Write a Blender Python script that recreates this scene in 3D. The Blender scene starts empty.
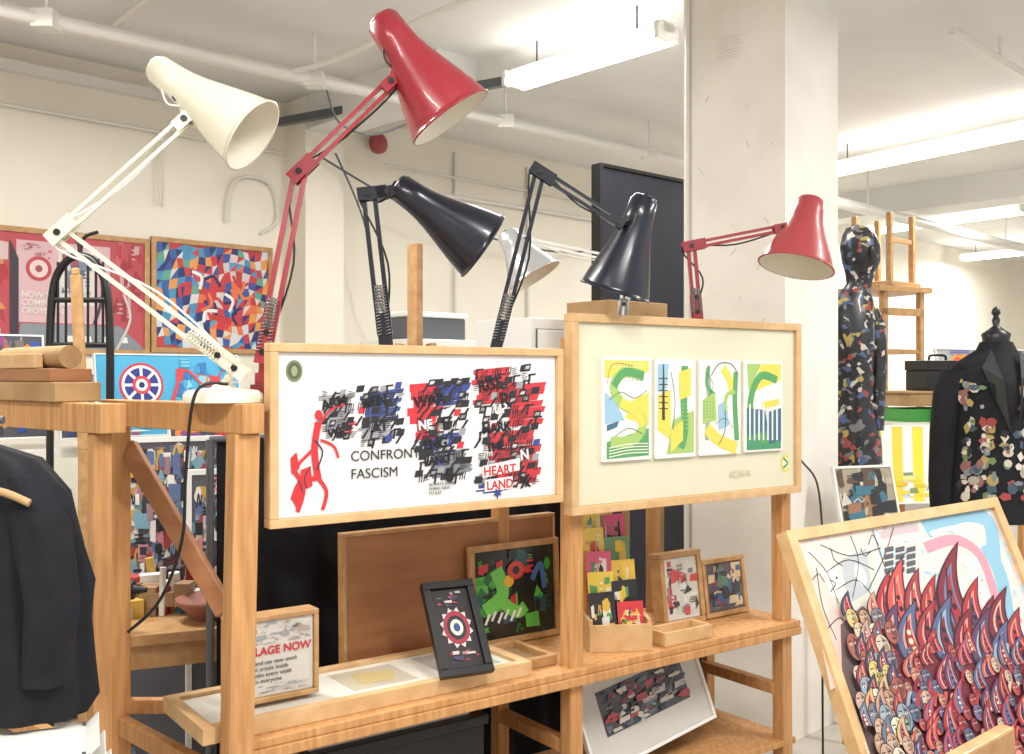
import bpy, math, random
from mathutils import Vector as V, Matrix
H=1.55
sc=bpy.context.scene
sc.view_settings.view_transform='Standard'
def S(px,py,d): return V(((px-512)/1000*d, d, H+(377-py)/1000*d))
def lin(c):
    return tuple(((x/255)/12.92 if x/255<=0.04045 else ((x/255+0.055)/1.055)**2.4) for x in c[:3])
# ---------------------------------------------------------------- materials
MATS={}
def mat(name,c,rough=0.5,metal=0.0,c2=None,scale=5.0,stretch=(1,1,1),coat=0.0,bump=0.0,emit=0.0,detail=4):
    m=bpy.data.materials.new(name); m.use_nodes=True
    nt=m.node_tree; b=nt.nodes['Principled BSDF']
    b.inputs['Base Color'].default_value=(*lin(c),1)
    b.inputs['Roughness'].default_value=rough
    b.inputs['Metallic'].default_value=metal
    b.inputs['Coat Weight'].default_value=coat
    b.inputs['Coat Roughness'].default_value=0.08
    if emit>0:
        b.inputs['Emission Color'].default_value=(*lin(c),1)
        b.inputs['Emission Strength'].default_value=emit
    if c2 is not None or bump>0:
        tc=nt.nodes.new('ShaderNodeTexCoord'); mp=nt.nodes.new('ShaderNodeMapping')
        mp.inputs['Scale'].default_value=stretch
        nz=nt.nodes.new('ShaderNodeTexNoise'); nz.inputs['Scale'].default_value=scale; nz.inputs['Detail'].default_value=detail
        nt.links.new(tc.outputs['Object'],mp.inputs['Vector']); nt.links.new(mp.outputs['Vector'],nz.inputs['Vector'])
        if c2 is not None:
            r=nt.nodes.new('ShaderNodeValToRGB')
            r.color_ramp.elements[0].position=0.35; r.color_ramp.elements[0].color=(*lin(c),1)
            r.color_ramp.elements[1].position=0.65; r.color_ramp.elements[1].color=(*lin(c2),1)
            nt.links.new(nz.outputs['Fac'],r.inputs['Fac']); nt.links.new(r.outputs['Color'],b.inputs['Base Color'])
        if bump>0:
            bp=nt.nodes.new('ShaderNodeBump'); bp.inputs['Strength'].default_value=bump; bp.inputs['Distance'].default_value=0.01
            nt.links.new(nz.outputs['Fac'],bp.inputs['Height']); nt.links.new(bp.outputs['Normal'],b.inputs['Normal'])
    MATS[name]=m; return m
def paintmat(name,rough=0.55,coat=0.0):
    m=bpy.data.materials.new(name); m.use_nodes=True; nt=m.node_tree; b=nt.nodes['Principled BSDF']
    a=nt.nodes.new('ShaderNodeAttribute'); a.attribute_name='Col'
    nt.links.new(a.outputs['Color'],b.inputs['Base Color']); b.inputs['Roughness'].default_value=rough
    b.inputs['Coat Weight'].default_value=coat; b.inputs['Coat Roughness'].default_value=0.1
    MATS[name]=m; return m
def rampmat(name,stops,scale=6,kind='noise',rough=0.6,dist=0.0,metal=0.0,coat=0.0):
    m=bpy.data.materials.new(name); m.use_nodes=True; nt=m.node_tree; b=nt.nodes['Principled BSDF']
    tc=nt.nodes.new('ShaderNodeTexCoord')
    if kind=='noise':
        t=nt.nodes.new('ShaderNodeTexNoise'); t.inputs['Scale'].default_value=scale; t.inputs['Distortion'].default_value=dist; t.inputs['Detail'].default_value=3; out=t.outputs['Fac']
        nt.links.new(tc.outputs['Object'],t.inputs['Vector'])
    else:
        nz=nt.nodes.new('ShaderNodeTexNoise'); nz.inputs['Scale'].default_value=scale*.4
        mx=nt.nodes.new('ShaderNodeMixRGB'); mx.blend_type='ADD'; mx.inputs['Fac'].default_value=.08
        nt.links.new(tc.outputs['Object'],nz.inputs['Vector']); nt.links.new(tc.outputs['Object'],mx.inputs['Color1']); nt.links.new(nz.outputs['Color'],mx.inputs['Color2'])
        t=nt.nodes.new('ShaderNodeTexVoronoi'); t.inputs['Scale'].default_value=scale
        nt.links.new(mx.outputs['Color'],t.inputs['Vector'])
        sp=nt.nodes.new('ShaderNodeSeparateColor'); nt.links.new(t.outputs['Color'],sp.inputs['Color']); out=sp.outputs['Red']
    r=nt.nodes.new('ShaderNodeValToRGB')
    if kind!='noise': r.color_ramp.interpolation='CONSTANT'
    els=r.color_ramp.elements
    while len(els)>1: els.remove(els[0])
    els[0].position=stops[0][0]; els[0].color=(*lin(stops[0][1]),1)
    for p,c in stops[1:]:
        e=els.new(p); e.color=(*lin(c),1)
    nt.links.new(out,r.inputs['Fac']); nt.links.new(r.outputs['Color'],b.inputs['Base Color'])
    b.inputs['Roughness'].default_value=rough; b.inputs['Metallic'].default_value=metal; b.inputs['Coat Weight'].default_value=coat
    MATS[name]=m; return m
mat('wall_paint',(240,235,222),0.7,c2=(232,226,212),scale=1.2)
mat('column_paint',(238,235,228),0.6,c2=(226,222,214),scale=2.5,bump=0.05)
mat('ceiling_paint',(226,226,224),0.8,c2=(216,216,214),scale=1.0)
mat('floor_lino',(194,188,178),0.45,c2=(170,164,154),scale=4)
mat('pine',(204,154,100),0.6,c2=(180,128,78),scale=9,stretch=(7,7,0.6),coat=0.0,detail=6)
mat('pine_light',(214,178,132),0.55,c2=(200,160,112),scale=9,stretch=(2,2,2),coat=0.05,detail=6)
mat('oak_frame',(190,150,104),0.5,c2=(170,128,82),scale=8,stretch=(3,3,3),coat=0.05)
mat('brown_board',(164,112,72),0.5,c2=(146,96,60),scale=4,stretch=(1,1,5))
mat('cardboard',(186,154,112),0.8,c2=(162,128,88),scale=5)
mat('cream_enamel',(228,224,206),0.22,coat=0.5)
mat('red_enamel',(150,38,52),0.3,coat=0.35)
mat('red_soft',(160,62,66),0.38,coat=0.2)
mat('navy_enamel',(16,20,38),0.28,coat=0.3)
mat('silver',(205,208,212),0.25,metal=0.6)
mat('steel',(150,150,152),0.3,metal=0.9)
mat('black_plastic',(18,18,20),0.38)
mat('black_cloth',(8,9,16),0.9,c2=(17,18,28),scale=14,bump=0.3)
mat('white_inner',(232,225,210),0.35)
mat('white_plastic',(230,230,227),0.4)
mat('pipe_paint',(222,220,214),0.45)
mat('grey_metal',(92,96,102),0.4,metal=0.3)
mat('tube_light',(255,251,244),0.5,emit=11)
mat('black_panel',(20,22,34),0.5,c2=(28,30,44),scale=3)
mat('green_plastic',(70,150,70),0.4)
mat('table_white',(225,222,215),0.4)
paintmat('paint',0.55); paintmat('paint_glass',0.35,0.35)
rampmat('painting_ground',[(0.25,(120,176,200)),(0.4,(206,200,192)),(0.5,(228,196,188)),(0.56,(170,200,214)),(0.64,(226,206,190)),(0.74,(206,126,142))],scale=11,dist=2.5)
rampmat('collage_dark',[(0,(24,24,28)),(0.30,(110,110,112)),(0.38,(34,34,40)),(0.50,(190,186,178)),(0.56,(40,40,48)),(0.68,(150,60,56)),(0.73,(26,26,32)),(0.80,(170,150,80)),(0.84,(70,90,130)),(0.88,(30,32,44))],scale=40,kind='vor',rough=0.4,coat=0.2)
# ---------------------------------------------------------------- mesh builder
class B:
    def __init__(s,name,default='pine'):
        s.n=name;s.v=[];s.f=[];s.fm=[];s.fc=[];s.sm=[];s.mats=[];s.M=Matrix.Identity(4);s.col=(1,1,1);s.use(default)
    def use(s,m,c=None):
        if m not in s.mats: s.mats.append(m)
        s.cur=s.mats.index(m)
        if c is not None: s.col=lin(c)
        return s
    def paint(s,c,m='paint'): return s.use(m,c)
    def add(s,vs,fs,smooth=False):
        o=len(s.v)
        for p in vs: s.v.append(s.M@V(p))
        for f in fs:
            s.f.append([i+o for i in f]); s.fm.append(s.cur); s.fc.append(s.col); s.sm.append(smooth)
    def box(s,x0,x1,y0,y1,z0,z1):
        vs=[(x0,y0,z0),(x1,y0,z0),(x1,y1,z0),(x0,y1,z0),(x0,y0,z1),(x1,y0,z1),(x1,y1,z1),(x0,y1,z1)]
        s.add(vs,[(3,2,1,0),(4,5,6,7),(0,1,5,4),(1,2,6,5),(2,3,7,6),(3,0,4,7)])
    def beam(s,p,q,w,h,up=(0,0,1)):
        p=V(p);q=V(q);d=(q-p).normalized();u=V(up)
        if abs(d.dot(u))>0.95: u=V((0.81,0.586,0))
        r=d.cross(u).normalized(); u=r.cross(d).normalized()
        vs=[]
        for e in (p,q):
            for a,b in ((-1,-1),(1,-1),(1,1),(-1,1)): vs.append(e+r*a*w/2+u*b*h/2)
        s.add(vs,[(3,2,1,0),(4,5,6,7),(0,1,5,4),(1,2,6,5),(2,3,7,6),(3,0,4,7)])
    def lathe(s,p,d,prof,seg=24,cap0=False,cap1=False):
        p=V(p);d=V(d).normalized(); a=V((0,0,1)) if abs(d.z)<0.9 else V((1,0,0))
        x=d.cross(a).normalized(); y=d.cross(x).normalized(); vs=[];fs=[]
        for t,r in prof:
            for i in range(seg):
                an=2*math.pi*i/seg; vs.append(p+d*t+(x*math.cos(an)+y*math.sin(an))*r)
        for k in range(len(prof)-1):
            for i in range(seg):
                j=(i+1)%seg; fs.append((k*seg+i,k*seg+j,(k+1)*seg+j,(k+1)*seg+i))
        s.add(vs,fs,True)
        if cap0: s.add(vs[:seg],[tuple(range(seg))])
        if cap1: s.add(vs[-seg:],[tuple(range(seg))])
    def cyl(s,p,q,r,r1=None,seg=14):
        p=V(p);q=V(q); s.lathe(p,q-p,[(0,r),((q-p).length,r if r1 is None else r1)],seg,True,True)
    def tube(s,pts,r,seg=8,sub=6):
        pts=[V(p) for p in pts]; P=[]
        if sub>1:
            for i in range(len(pts)-1):
                a=pts[max(0,i-1)];b=pts[i];c=pts[i+1];d=pts[min(len(pts)-1,i+2)]
                for k in range(sub):
                    t=k/sub; P.append(0.5*((2*b)+(c-a)*t+(2*a-5*b+4*c-d)*t*t+(3*b-a-3*c+d)*t**3))
            P.append(pts[-1])
        else: P=pts
        vs=[];fs=[];x=None
        for i,p in enumerate(P):
            d=(P[min(i+1,len(P)-1)]-P[max(i-1,0)]).normalized()
            if x is None:
                a=V((0,0,1)) if abs(d.z)<0.9 else V((1,0,0)); x=d.cross(a).normalized()
            else: x=(x-d*x.dot(d)).normalized()
            y=d.cross(x)
            for k in range(seg):
                an=2*math.pi*k/seg; vs.append(p+(x*math.cos(an)+y*math.sin(an))*r)
        for i in range(len(P)-1):
            for k in range(seg):
                j=(k+1)%seg; fs.append((i*seg+k,i*seg+j,(i+1)*seg+j,(i+1)*seg+k))
        s.add(vs,fs,True); s.add(vs[:seg],[tuple(range(seg))]); s.add(vs[-seg:],[tuple(range(seg))])
    def spring(s,p,q,r,turns=14,w=0.0022):
        p=V(p);q=V(q);d=(q-p).normalized(); a=V((0,1,0)) if abs(d.y)<0.9 else V((1,0,0))
        x=d.cross(a).normalized();y=d.cross(x); n=turns*8
        s.tube([p+(q-p)*(i/n)+(x*math.cos(i*math.pi/4)+y*math.sin(i*math.pi/4))*r for i in range(n+1)],w,5,1)
    def loft(s,secs,seg=28,fold=0,nf=7):
        vs=[];fs=[]
        for k,(cx,cy,z,rx,ry) in enumerate(secs):
            for i in range(seg):
                an=2*math.pi*i/seg; m=1+fold*math.sin(nf*an+k*0.6)
                vs.append((cx+rx*m*math.cos(an),cy+ry*m*math.sin(an),z))
        for k in range(len(secs)-1):
            for i in range(seg):
                j=(i+1)%seg; fs.append((k*seg+i,k*seg+j,(k+1)*seg+j,(k+1)*seg+i))
        s.add(vs,fs,True); s.add(vs[:seg],[tuple(range(seg))]); s.add(vs[-seg:],[tuple(range(seg))])
    def poly(s,pts,z=0.001): s.add([(x,y,z) for x,y in pts],[tuple(range(len(pts)))])
    def disc(s,x,y,rx,ry,z=0.001,n=20): s.poly([(x+rx*math.cos(2*math.pi*i/n),y+ry*math.sin(2*math.pi*i/n)) for i in range(n)],z)
    def pp(s,px,py):
        Mi=s.M.inverted(); o=Mi@V((0,0,H)); q=Mi@V(((px-512)/1000,1,H+(377-py)/1000)); d=q-o; t=-o.z/d.z; r=o+d*t
        return (r.x,r.y)
    def pq(s,pl,z=0.001): s.poly([s.pp(*p) for p in pl],z)
    def stroke(s,pts,w,z=0.001,w1=None,raw=False):
        P=[V((*(p if raw else s.pp(*p)),0)) for p in pts]; Q=[]
        for i in range(len(P)-1):
            a=P[max(0,i-1)];b=P[i];c=P[i+1];d=P[min(len(P)-1,i+2)]
            for k in range(5):
                t=k/5; Q.append(0.5*((2*b)+(c-a)*t+(2*a-5*b+4*c-d)*t*t+(3*b-a-3*c+d)*t**3))
        Q.append(P[-1]); vs=[];n=len(Q)
        for i,q in enumerate(Q):
            d=(Q[min(i+1,n-1)]-Q[max(0,i-1)]).normalized(); nn=V((-d.y,d.x,0)); ww=w if w1 is None else w+(w1-w)*i/(n-1)
            vs+= [(q+nn*ww/2),(q-nn*ww/2)]
        s.add([(v.x,v.y,z) for v in vs],[(2*i,2*i+1,2*i+3,2*i+2) for i in range(n-1)])
    def collage(s,x0,y0,x1,y1,n,pal,seed,z=0.001,smin=0.12,smax=0.4,m='paint'):
        R=random.Random(seed); W=x1-x0;Hh=y1-y0
        for i in range(n):
            w=W*R.uniform(smin,smax);h=Hh*R.uniform(smin,smax); cx=R.uniform(x0+w*.5,x1-w*.5);cy=R.uniform(y0+h*.5,y1-h*.5)
            s.use(m,R.choice(pal)); k=R.random()
            zz=z+i*0.00006
            if k<.4: q=[(-.5,-.5),(.5,-.5),(.5,.5),(-.5,.5)]
            elif k<.58: q=[(-.5,-.5),(.5,-.3),(0,.5)]
            elif k<.72: q=[(.5*math.cos(a*.6283),.5*math.sin(a*.6283)) for a in range(10)]
            elif k<.86:
                for j in range(3):
                    yy=cy+h*(j-1)*.3; s.poly([(cx-w*.4,yy),(cx+w*.4,yy),(cx+w*.4,yy+h*.12),(cx-w*.4,yy+h*.12)],zz)
                continue
            else:
                lw=min(w,h)*.18; s.stroke([(cx-w*.4,cy-h*.3),(cx-w*.1,cy+h*.35),(cx+w*.15,cy-h*.2),(cx+w*.4,cy+h*.3)],lw,zz,raw=True); continue
            q=[(a+R.uniform(-.1,.1),b+R.uniform(-.1,.1)) for a,b in q]
            s.poly([(min(max(cx+a*w,x0),x1),min(max(cy+b*h,y0),y1)) for a,b in q],zz)
    def done(s,bevel=0.0,parent=None):
        me=bpy.data.meshes.new(s.n)
        lo=V([min(v[i] for v in s.v) for i in range(3)]);hi=V([max(v[i] for v in s.v) for i in range(3)])
        o=V(((lo.x+hi.x)/2,(lo.y+hi.y)/2,lo.z))
        me.from_pydata([tuple(v-o) for v in s.v],[],s.f)
        for m in s.mats: me.materials.append(MATS[m])
        me.polygons.foreach_set('material_index',s.fm); me.polygons.foreach_set('use_smooth',s.sm)
        ca=me.color_attributes.new('Col','FLOAT_COLOR','CORNER'); dat=[]
        for i,p in enumerate(me.polygons): dat+= list((*s.fc[i],1))*p.loop_total
        ca.data.foreach_set('color',dat); me.update()
        ob=bpy.data.objects.new(s.n,me); sc.collection.objects.link(ob); ob.location=o
        if bevel>0:
            md=ob.modifiers.new('bevel','BEVEL'); md.width=bevel; md.segments=2; md.limit_method='ANGLE'; md.angle_limit=math.radians(50)
        if parent: ob.parent=parent; ob.location=o-parent.location
        return ob
def text(body,M,size,c,parent,name,bold=0.0):
    cu=bpy.data.curves.new(name,'FONT'); cu.body=body; cu.size=size; cu.offset=bold; cu.extrude=0.0003
    ob=bpy.data.objects.new(name,cu); sc.collection.objects.link(ob)
    k='ink_%d_%d_%d'%c
    if k not in MATS: mat(k,c,0.6)
    cu.materials.append(MATS[k]); ob.parent=parent; ob.matrix_parent_inverse=Matrix.Identity(4)
    ob.matrix_local=Matrix.Translation(-parent.location)@M
    return ob
def PM(BL,R,U):
    R=V(R).normalized();U=V(U); U=(U-R*U.dot(R)).normalized(); N=R.cross(U)
    M=Matrix.Identity(4)
    for i in range(3): M[i][0]=R[i];M[i][1]=U[i];M[i][2]=N[i];M[i][3]=BL[i]
    return M
def picframe(b,w,h,fw,dep,fm,matc,front=0.012,pm='paint_glass'):
    b.use(fm)
    b.box(0,w,0,fw,-dep,front); b.box(0,w,h-fw,h,-dep,front); b.box(0,fw,fw,h-fw,-dep,front); b.box(w-fw,w,fw,h-fw,-dep,front)
    b.use(pm,matc); b.box(fw,w-fw,fw,h-fw,-dep,0)
# stand frame of reference
UA=math.atan2(.586,.81); U3=V((math.cos(UA),math.sin(UA),0)); N3=V((-math.sin(UA),math.cos(UA),0)); O3=V((-.60,2.43,0))
def L(s,b,z): return O3+U3*s+N3*b+V((0,0,z))
def sof(px,b):
    k=(px-512)/1000
    p=O3+N3*b
    return (k*p.y-p.x)/(U3.x-k*U3.y)
MST=Matrix.Translation(O3)@Matrix.Rotation(UA,4,'Z')
# wall frame of reference
WU=V((.72,.694,0)).normalized(); WN=V((WU.y,-WU.x,0)); WO=V((-2.83,5.52,0))
def Wp(t,o,z): return WO+WU*t+WN*o+V((0,0,z))
MW=PM(WO+WN*0.0,WU,(0,0,1))
# ================================================================ ROOM
CE=3.4
def slab(name,t0,t1,o0,o1,z0,z1,m):
    b=B(name,m); b.M=Matrix.Translation(WO)@Matrix.Rotation(math.atan2(WU.y,WU.x),4,'Z'); b.box(t0,t1,-o1,-o0,z0,z1); return b.done()
slab('floor',-5.2,16.3,-.2,9,-.1,0,'floor_lino')
slab('ceiling',-5.2,16.3,-.2,9,CE,CE+.1,'ceiling_paint')
slab('wall_back',-5.2,16.3,-.2,0,0,CE,'wall_paint')
slab('wall_left',-5.2,-5.0,0,9,0,CE,'wall_paint')
slab('wall_right',16,16.2,0,9,0,CE,'wall_paint')
slab('baseboard_back',-5,16,0,.02,0,.12,'pipe_paint')
slab('pilaster',1.8,2.1,0,.25,0,CE,'wall_paint')
slab('trim_1',-5,1.8,0,.06,CE-.16,CE-.1,'pipe_paint')
slab('ceiling_beam',1.8,2.1,.25,1.6,CE-.22,CE,'ceiling_paint')
slab('ceiling_beam.001',7.6,8.0,0,9,CE-.25,CE,'ceiling_paint')
C0=V((1.147,4.2,0))
b=B('column','column_paint'); b.M=Matrix.Translation(C0)@Matrix.Rotation(math.atan2(WU.y,WU.x),4,'Z')
b.box(0,.45,0,.52,0,CE); b.use('pipe_paint'); b.cyl((-.012,.49,0),(-.012,.49,CE),.01)
R=random.Random(4); b.use('paint',(196,188,178))
for i in range(16):
    y=R.uniform(.05,.45);z=R.uniform(1.6,3.1)
    b.beam((-.0005,y,z),(-.0005,y+R.uniform(-.03,.03),z+R.uniform(-.05,.05)),.001,.004)
for i in range(9): z=2.95+.012*i; b.beam((-.0005,.22+.012*math.sin(i*2.1),z),(-.0005,.33+.02*math.sin(i*1.7),z+.008),.001,.002)
b.done(.008)
PW=.84
def fluoro(name,p,q,w=.14,power=60):
    p=V(p);q=V(q); b=B(name,'white_plastic'); d=(q-p).normalized(); r=d.cross(V((0,0,1))).normalized()
    b.beam(p+V((0,0,.045)),q+V((0,0,.045)),w*.5,.05)
    b.use('tube_light')
    for k in (-1,1): b.cyl(p+r*k*w*.36+d*.03,q+r*k*w*.36-d*.03,.026)
    b.use('white_plastic')
    for e in (p,q-d*.03): b.beam(e+V((0,0,.02)),e+d*.03+V((0,0,.02)),w,.08)
    for e in (p+d*.2,q-d*.2): b.use('grey_metal'); b.cyl(e+V((0,0,.07)),(e.x,e.y,CE),.005)
    ob=b.done()
    l=bpy.data.lights.new('tube_glow','AREA'); l.shape='RECTANGLE'; l.size=(q-p).length; l.size_y=w; l.energy=power*PW; l.color=(1,.98,.94)
    lo=bpy.data.objects.new('tube_glow',l); sc.collection.objects.link(lo)
    lo.parent=ob; lo.location=(p+q)/2-V((0,0,.04))-ob.location; lo.rotation_euler=(0,0,math.atan2(d.y,d.x))
    return ob
zl=H+1.65
fluoro('fluorescent_light',(0,5.65,zl),(.76,4.84,zl),.16,power=60)
fluoro('fluorescent_light.001',(2.55,8.1,zl),(3.6,6.5,zl),.2,power=110)
fluoro('fluorescent_light.002',(4.0,11.5,zl),(5.1,9.9,zl),.2,power=140)
fluoro('fluorescent_light.003',(-2.2,4.0,zl),(-1.2,2.9,zl),power=75)
fluoro('fluorescent_light.004',(0.3,1.4,zl),(1.3,.4,zl),power=95)
fluoro('fluorescent_light.005',(-2.0,.9,zl),(-1.0,-.1,zl),power=80)
fluoro('fluorescent_light.006',(2.6,3.6,zl),(3.6,2.5,zl),power=90)
fluoro('fluorescent_light.007',(6.3,14.0,zl),(7.4,12.5,zl),power=140)
b=B('light_trunking','grey_metal'); p=V((-1.55,6.72-.12,zl+.03)); b.beam(p,(-.03,5.68,zl+.03),.04,.05); b.cyl((-.9,6.2,zl+.03),(-.9,6.2,CE),.006); b.done()
b=B('ceiling_pipe','pipe_paint')
b.cyl((-2.5,4.13,H+1.6),(1.6,7.72,H+1.6),.03); b.cyl((-2.5,4.28,H+1.66),(1.6,7.87,H+1.66),.018)
b.cyl((-2.9,4.5,H+1.76),(1.3,8.2,H+1.76),.022)
for t in (.1,.35,.6,.85):
    x=-2.5+4.1*t;y=4.13+3.59*t; b.cyl((x,y,H+1.6),(x,y,CE),.008); b.box(x-.05,x+.05,y-.05,y+.05,H+1.56,H+1.64)
b.tube([(-1.2,5.27,H+1.6),(-.9,5.2,H+1.66),(-.2,4.5,H+1.7),(.5,3.8,H+1.7),(1.0,3.3,H+1.7)],.016)
b.tube([(-2.4,4.1,H+1.7),(-1.2,2.9,H+1.7),(0,1.6,H+1.7)],.02)
b.tube([(-2.2,5.3,H+1.8),(-.9,3.8,H+1.8),(.3,2.5,H+1.8)],.014)
b.use('grey_metal'); b.tube([(-1.0,5.4,H+1.55),(-.95,5.5,H+1.4),(-.8,5.7,H+1.38),(-.6,5.9,H+1.5)],.006)
b.done()
b=B('conduit','pipe_paint')
for t,zt in ((3.3,CE),(4.1,CE),(5.6,CE)): b.cyl(Wp(t,.02,1.2),Wp(t,.02,zt-.1),.014)
b.cyl(Wp(2.6,.04,2.95),Wp(8,.04,2.95),.016); b.cyl(Wp(2.6,.04,3.1),Wp(8,.04,3.1),.01); b.done()
b=B('cable_conduit','pipe_paint'); b.cyl(Wp(-3,.04,3.05),Wp(1.75,.04,3.05),.01); b.cyl(Wp(.9,.04,3.05),Wp(.9,.04,2.6),.01); b.done()
b=B('fire_alarm_bell','white_plastic'); b.M=MW
x,y=b.pp(373,145); b.M=Matrix.Identity(4); c=Wp(x,.0,y); b.use('white_plastic'); b.cyl(c,c+WN*.05,.05)
b.use('red_soft'); b.lathe(c+WN*.05,WN,[(0,.075),(.03,.075),(.05,.05),(.06,.0005)],24); b.done()
b=B('hanging_cable','grey_metal')
b.tube([Wp(1.9,.3,3.0),Wp(2.5,.4,2.75),Wp(3.4,.3,2.62),Wp(4.4,.2,2.6),Wp(5.4,.1,2.8)],.008)
b.tube([Wp(2.0,.3,3.05),Wp(2.2,.35,2.6),Wp(2.35,.3,2.1),Wp(2.5,.28,1.9)],.007)
b.done()
b=B('wall_cable_loop','pipe_paint'); b.tube([Wp(1.35,.03,2.55),Wp(1.38,.03,2.78),Wp(1.5,.03,2.86),Wp(1.68,.03,2.82),Wp(1.72,.03,2.6),Wp(1.6,.03,2.5)],.01); b.done()
# ================================================================ WALL ART
PAL=[(190,40,50),(220,60,60),(40,70,160),(60,150,200),(235,235,230),(30,30,40),(240,200,60),(60,160,90),(230,130,50),(120,60,120),(220,170,180)]
def wallpanel(name,px0,py0,px1,py1,off=.02,fm='oak_frame',bg=(200,150,150)):
    b=B(name,fm); b.M=MW@Matrix.Translation((0,0,off)); x0,_=b.pp(px0,300); x1,_=b.pp(px1,300); y1=b.pp(px0,py0)[1]; y0=b.pp(px0,py1)[1]
    w=x1-x0;h=y1-y0
    b.M=b.M@Matrix.Translation((x0,y0,0)); picframe(b,w,h,.03,.015,fm,bg,.01,'paint'); return b,w,h
b,w,h=wallpanel('mural_painting',-70,218,149,352,bg=(182,76,86))
b.paint((210,174,180)); b.poly([(w*.36,h*.25),(w*.80,h*.25),(w*.80,h*.9),(w*.36,h*.9)],.001)
b.paint((214,211,206)); b.poly([(w*.55,h*.4),(w*.72,h*.4),(w*.72,h*.85),(w*.55,h*.85)],.002)
b.paint((130,138,146)); b.poly([(w*.36,h*.04),(w*.98,h*.04),(w*.85,h*.24),(w*.38,h*.24)],.002)
b.paint((224,224,220))
for i in range(6): b.poly([(w*(.40+i*.09),h*.10),(w*(.44+i*.09),h*.10),(w*(.435+i*.09),h*.15),(w*(.405+i*.09),h*.15)],.003)
b.paint((60,50,60)); b.poly([(w*.33,h*.1),(w*.37,h*.1),(w*.37,h*.75),(w*.33,h*.9)],.003)
b.paint((70,100,140)); b.poly([(w*.60,h*.45),(w*.67,h*.45),(w*.66,h*.75),(w*.61,h*.75)],.003)
b.paint((180,70,80)); b.disc(w*.46,h*.68,.07,.07,.003); b.paint((220,200,196)); b.disc(w*.46,h*.68,.05,.05,.0035); b.paint((150,80,90)); b.disc(w*.46,h*.68,.02,.02,.0037)
b.collage(w*.02,h*.05,w*.33,h*.95,50,[(190,70,80),(170,50,60),(205,180,180),(70,70,90),(200,140,90),(160,60,70)],3,.003,.06,.2)
b.collage(w*.56,h*.42,w*.71,h*.84,46,[(190,170,170),(120,130,150),(214,210,204),(160,80,90),(90,100,120)],4,.004,.08,.25)
b.collage(w*.38,h*.75,w*.54,h*.89,16,[(190,120,130),(204,180,180),(150,90,110)],6,.004,.05,.2)
b.collage(w*.80,h*.25,w*.97,h*.97,36,[(180,50,60),(196,90,100),(160,50,60),(196,160,160)],5,.003,.08,.22)
b.paint((70,60,70)); b.stroke([(w*.72,h*.25),(w*.76,h*.5),(w*.74,h*.8)],.02,.006,.01,raw=True); b.paint((200,196,192)); b.stroke([(w*.83,h*.04),(w*.9,h*.3),(w*.87,h*.5)],.015,.006,raw=True)
obm=b.done()
text('NOW YOU\'RE\nCOMING TO\nCROYDON',b.M@Matrix.Translation((w*.38,h*.45,.006)),.045,(222,218,214),obm,'mural_lettering',.001)
b,w,h=wallpanel('geometric_mural_painting',151,236,272,352,bg=(170,60,60))
R=random.Random(9); nx,ny=17,12
def wob(i,j): return (.03+(w-.06)*min(max(i/nx+.014*math.sin(j*1.3+i),0),1),.03+(h-.06)*min(max(j/ny+.03*math.sin(i*.8+j*.5),0),1))
for i in range(nx):
    for j in range(ny):
        d=((i-10)**2+(j-6)**2)**.5
        c=R.choice([(200,50,60),(180,60,50),(220,110,70),(205,195,195),(60,80,150),(190,60,70)] if d<5 else [(50,90,160),(70,140,180),(205,210,215),(190,60,70),(40,50,110),(220,150,80),(90,160,140)])
        b.paint(c); b.poly([wob(i,j),wob(i+1,j),wob(i+1,j+1),wob(i,j+1)],.001)
        if R.random()<.35:
            b.paint(R.choice([(40,50,110),(210,205,200),(190,50,60),(80,150,190)])); b.poly([wob(i,j),wob(i+1,j+1),wob(i,j+1)],.0015)
for i in range(16):
    a=R.uniform(0,6.28);x=w*R.uniform(.3,.75);y=h*R.uniform(.25,.75); b.paint(R.choice([(30,40,90),(200,50,60),(230,230,230),(220,120,70)])); b.stroke([(x,y),(x+.08*math.cos(a),y+.08*math.sin(a)),(x+.12*math.cos(a+.6),y+.12*math.sin(a+.6))],.02,.002+i*.0001,raw=True)
b.done()
def leaner(name,px0,px1,pyt,pyb,d,bg,ang=.72,fm='white_plastic',fw=.012,lean=.15,dep=.015):
    dirv=V((math.cos(ang),math.sin(ang),0)); P=S(px0,pyb,d); k=(px1-512)/1000
    w=(k*P.y-P.x)/(dirv.x-k*dirv.y); h=(pyb-pyt)/1000*d
    nn=V((-dirv.y,dirv.x,0)); b=B(name,fm); b.M=PM(P,dirv,V((0,0,1))*math.cos(lean)+nn*math.sin(lean)); picframe(b,w,h,fw,dep,fm,bg,.004,'paint'); return b,w,h
b=B('long_work_table','table_white')
a=S(-40,440,4.6);c=S(300,440,5.6); d=(c-a).normalized();d.z=0
M=PM(V((a.x,a.y,0)),d,V((-d.y,d.x,0))); b.M=M; LT=(V((c.x,c.y,0))-V((a.x,a.y,0))).length; TZ=1.2
b.box(0,LT,-.05,.5,TZ-.04,TZ); b.use('grey_metal')
for x in (.05,LT/2,LT-.05):
    for y in (0,.45): b.box(x-.02,x+.02,y-.02,y+.02,0,TZ-.04)
b.use('table_white'); b.box(.05,LT-.05,0,.45,.55,.58)
b.done()
b,w,h=leaner('union_jack_wheel_painting',98,243,352,438,4.75,(70,160,200),fw=.006)
x,y=w*.3,h*.62
for r,c in ((.11,(200,40,60)),(.098,(225,225,225)),(.085,(40,50,130)),(.045,(215,60,70)),(.03,(230,230,230)),(.015,(30,40,100))):
    b.paint(c); b.disc(x,y,r,r,.001+(.12-r)*.02,28)
b.paint((230,230,230))
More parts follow.
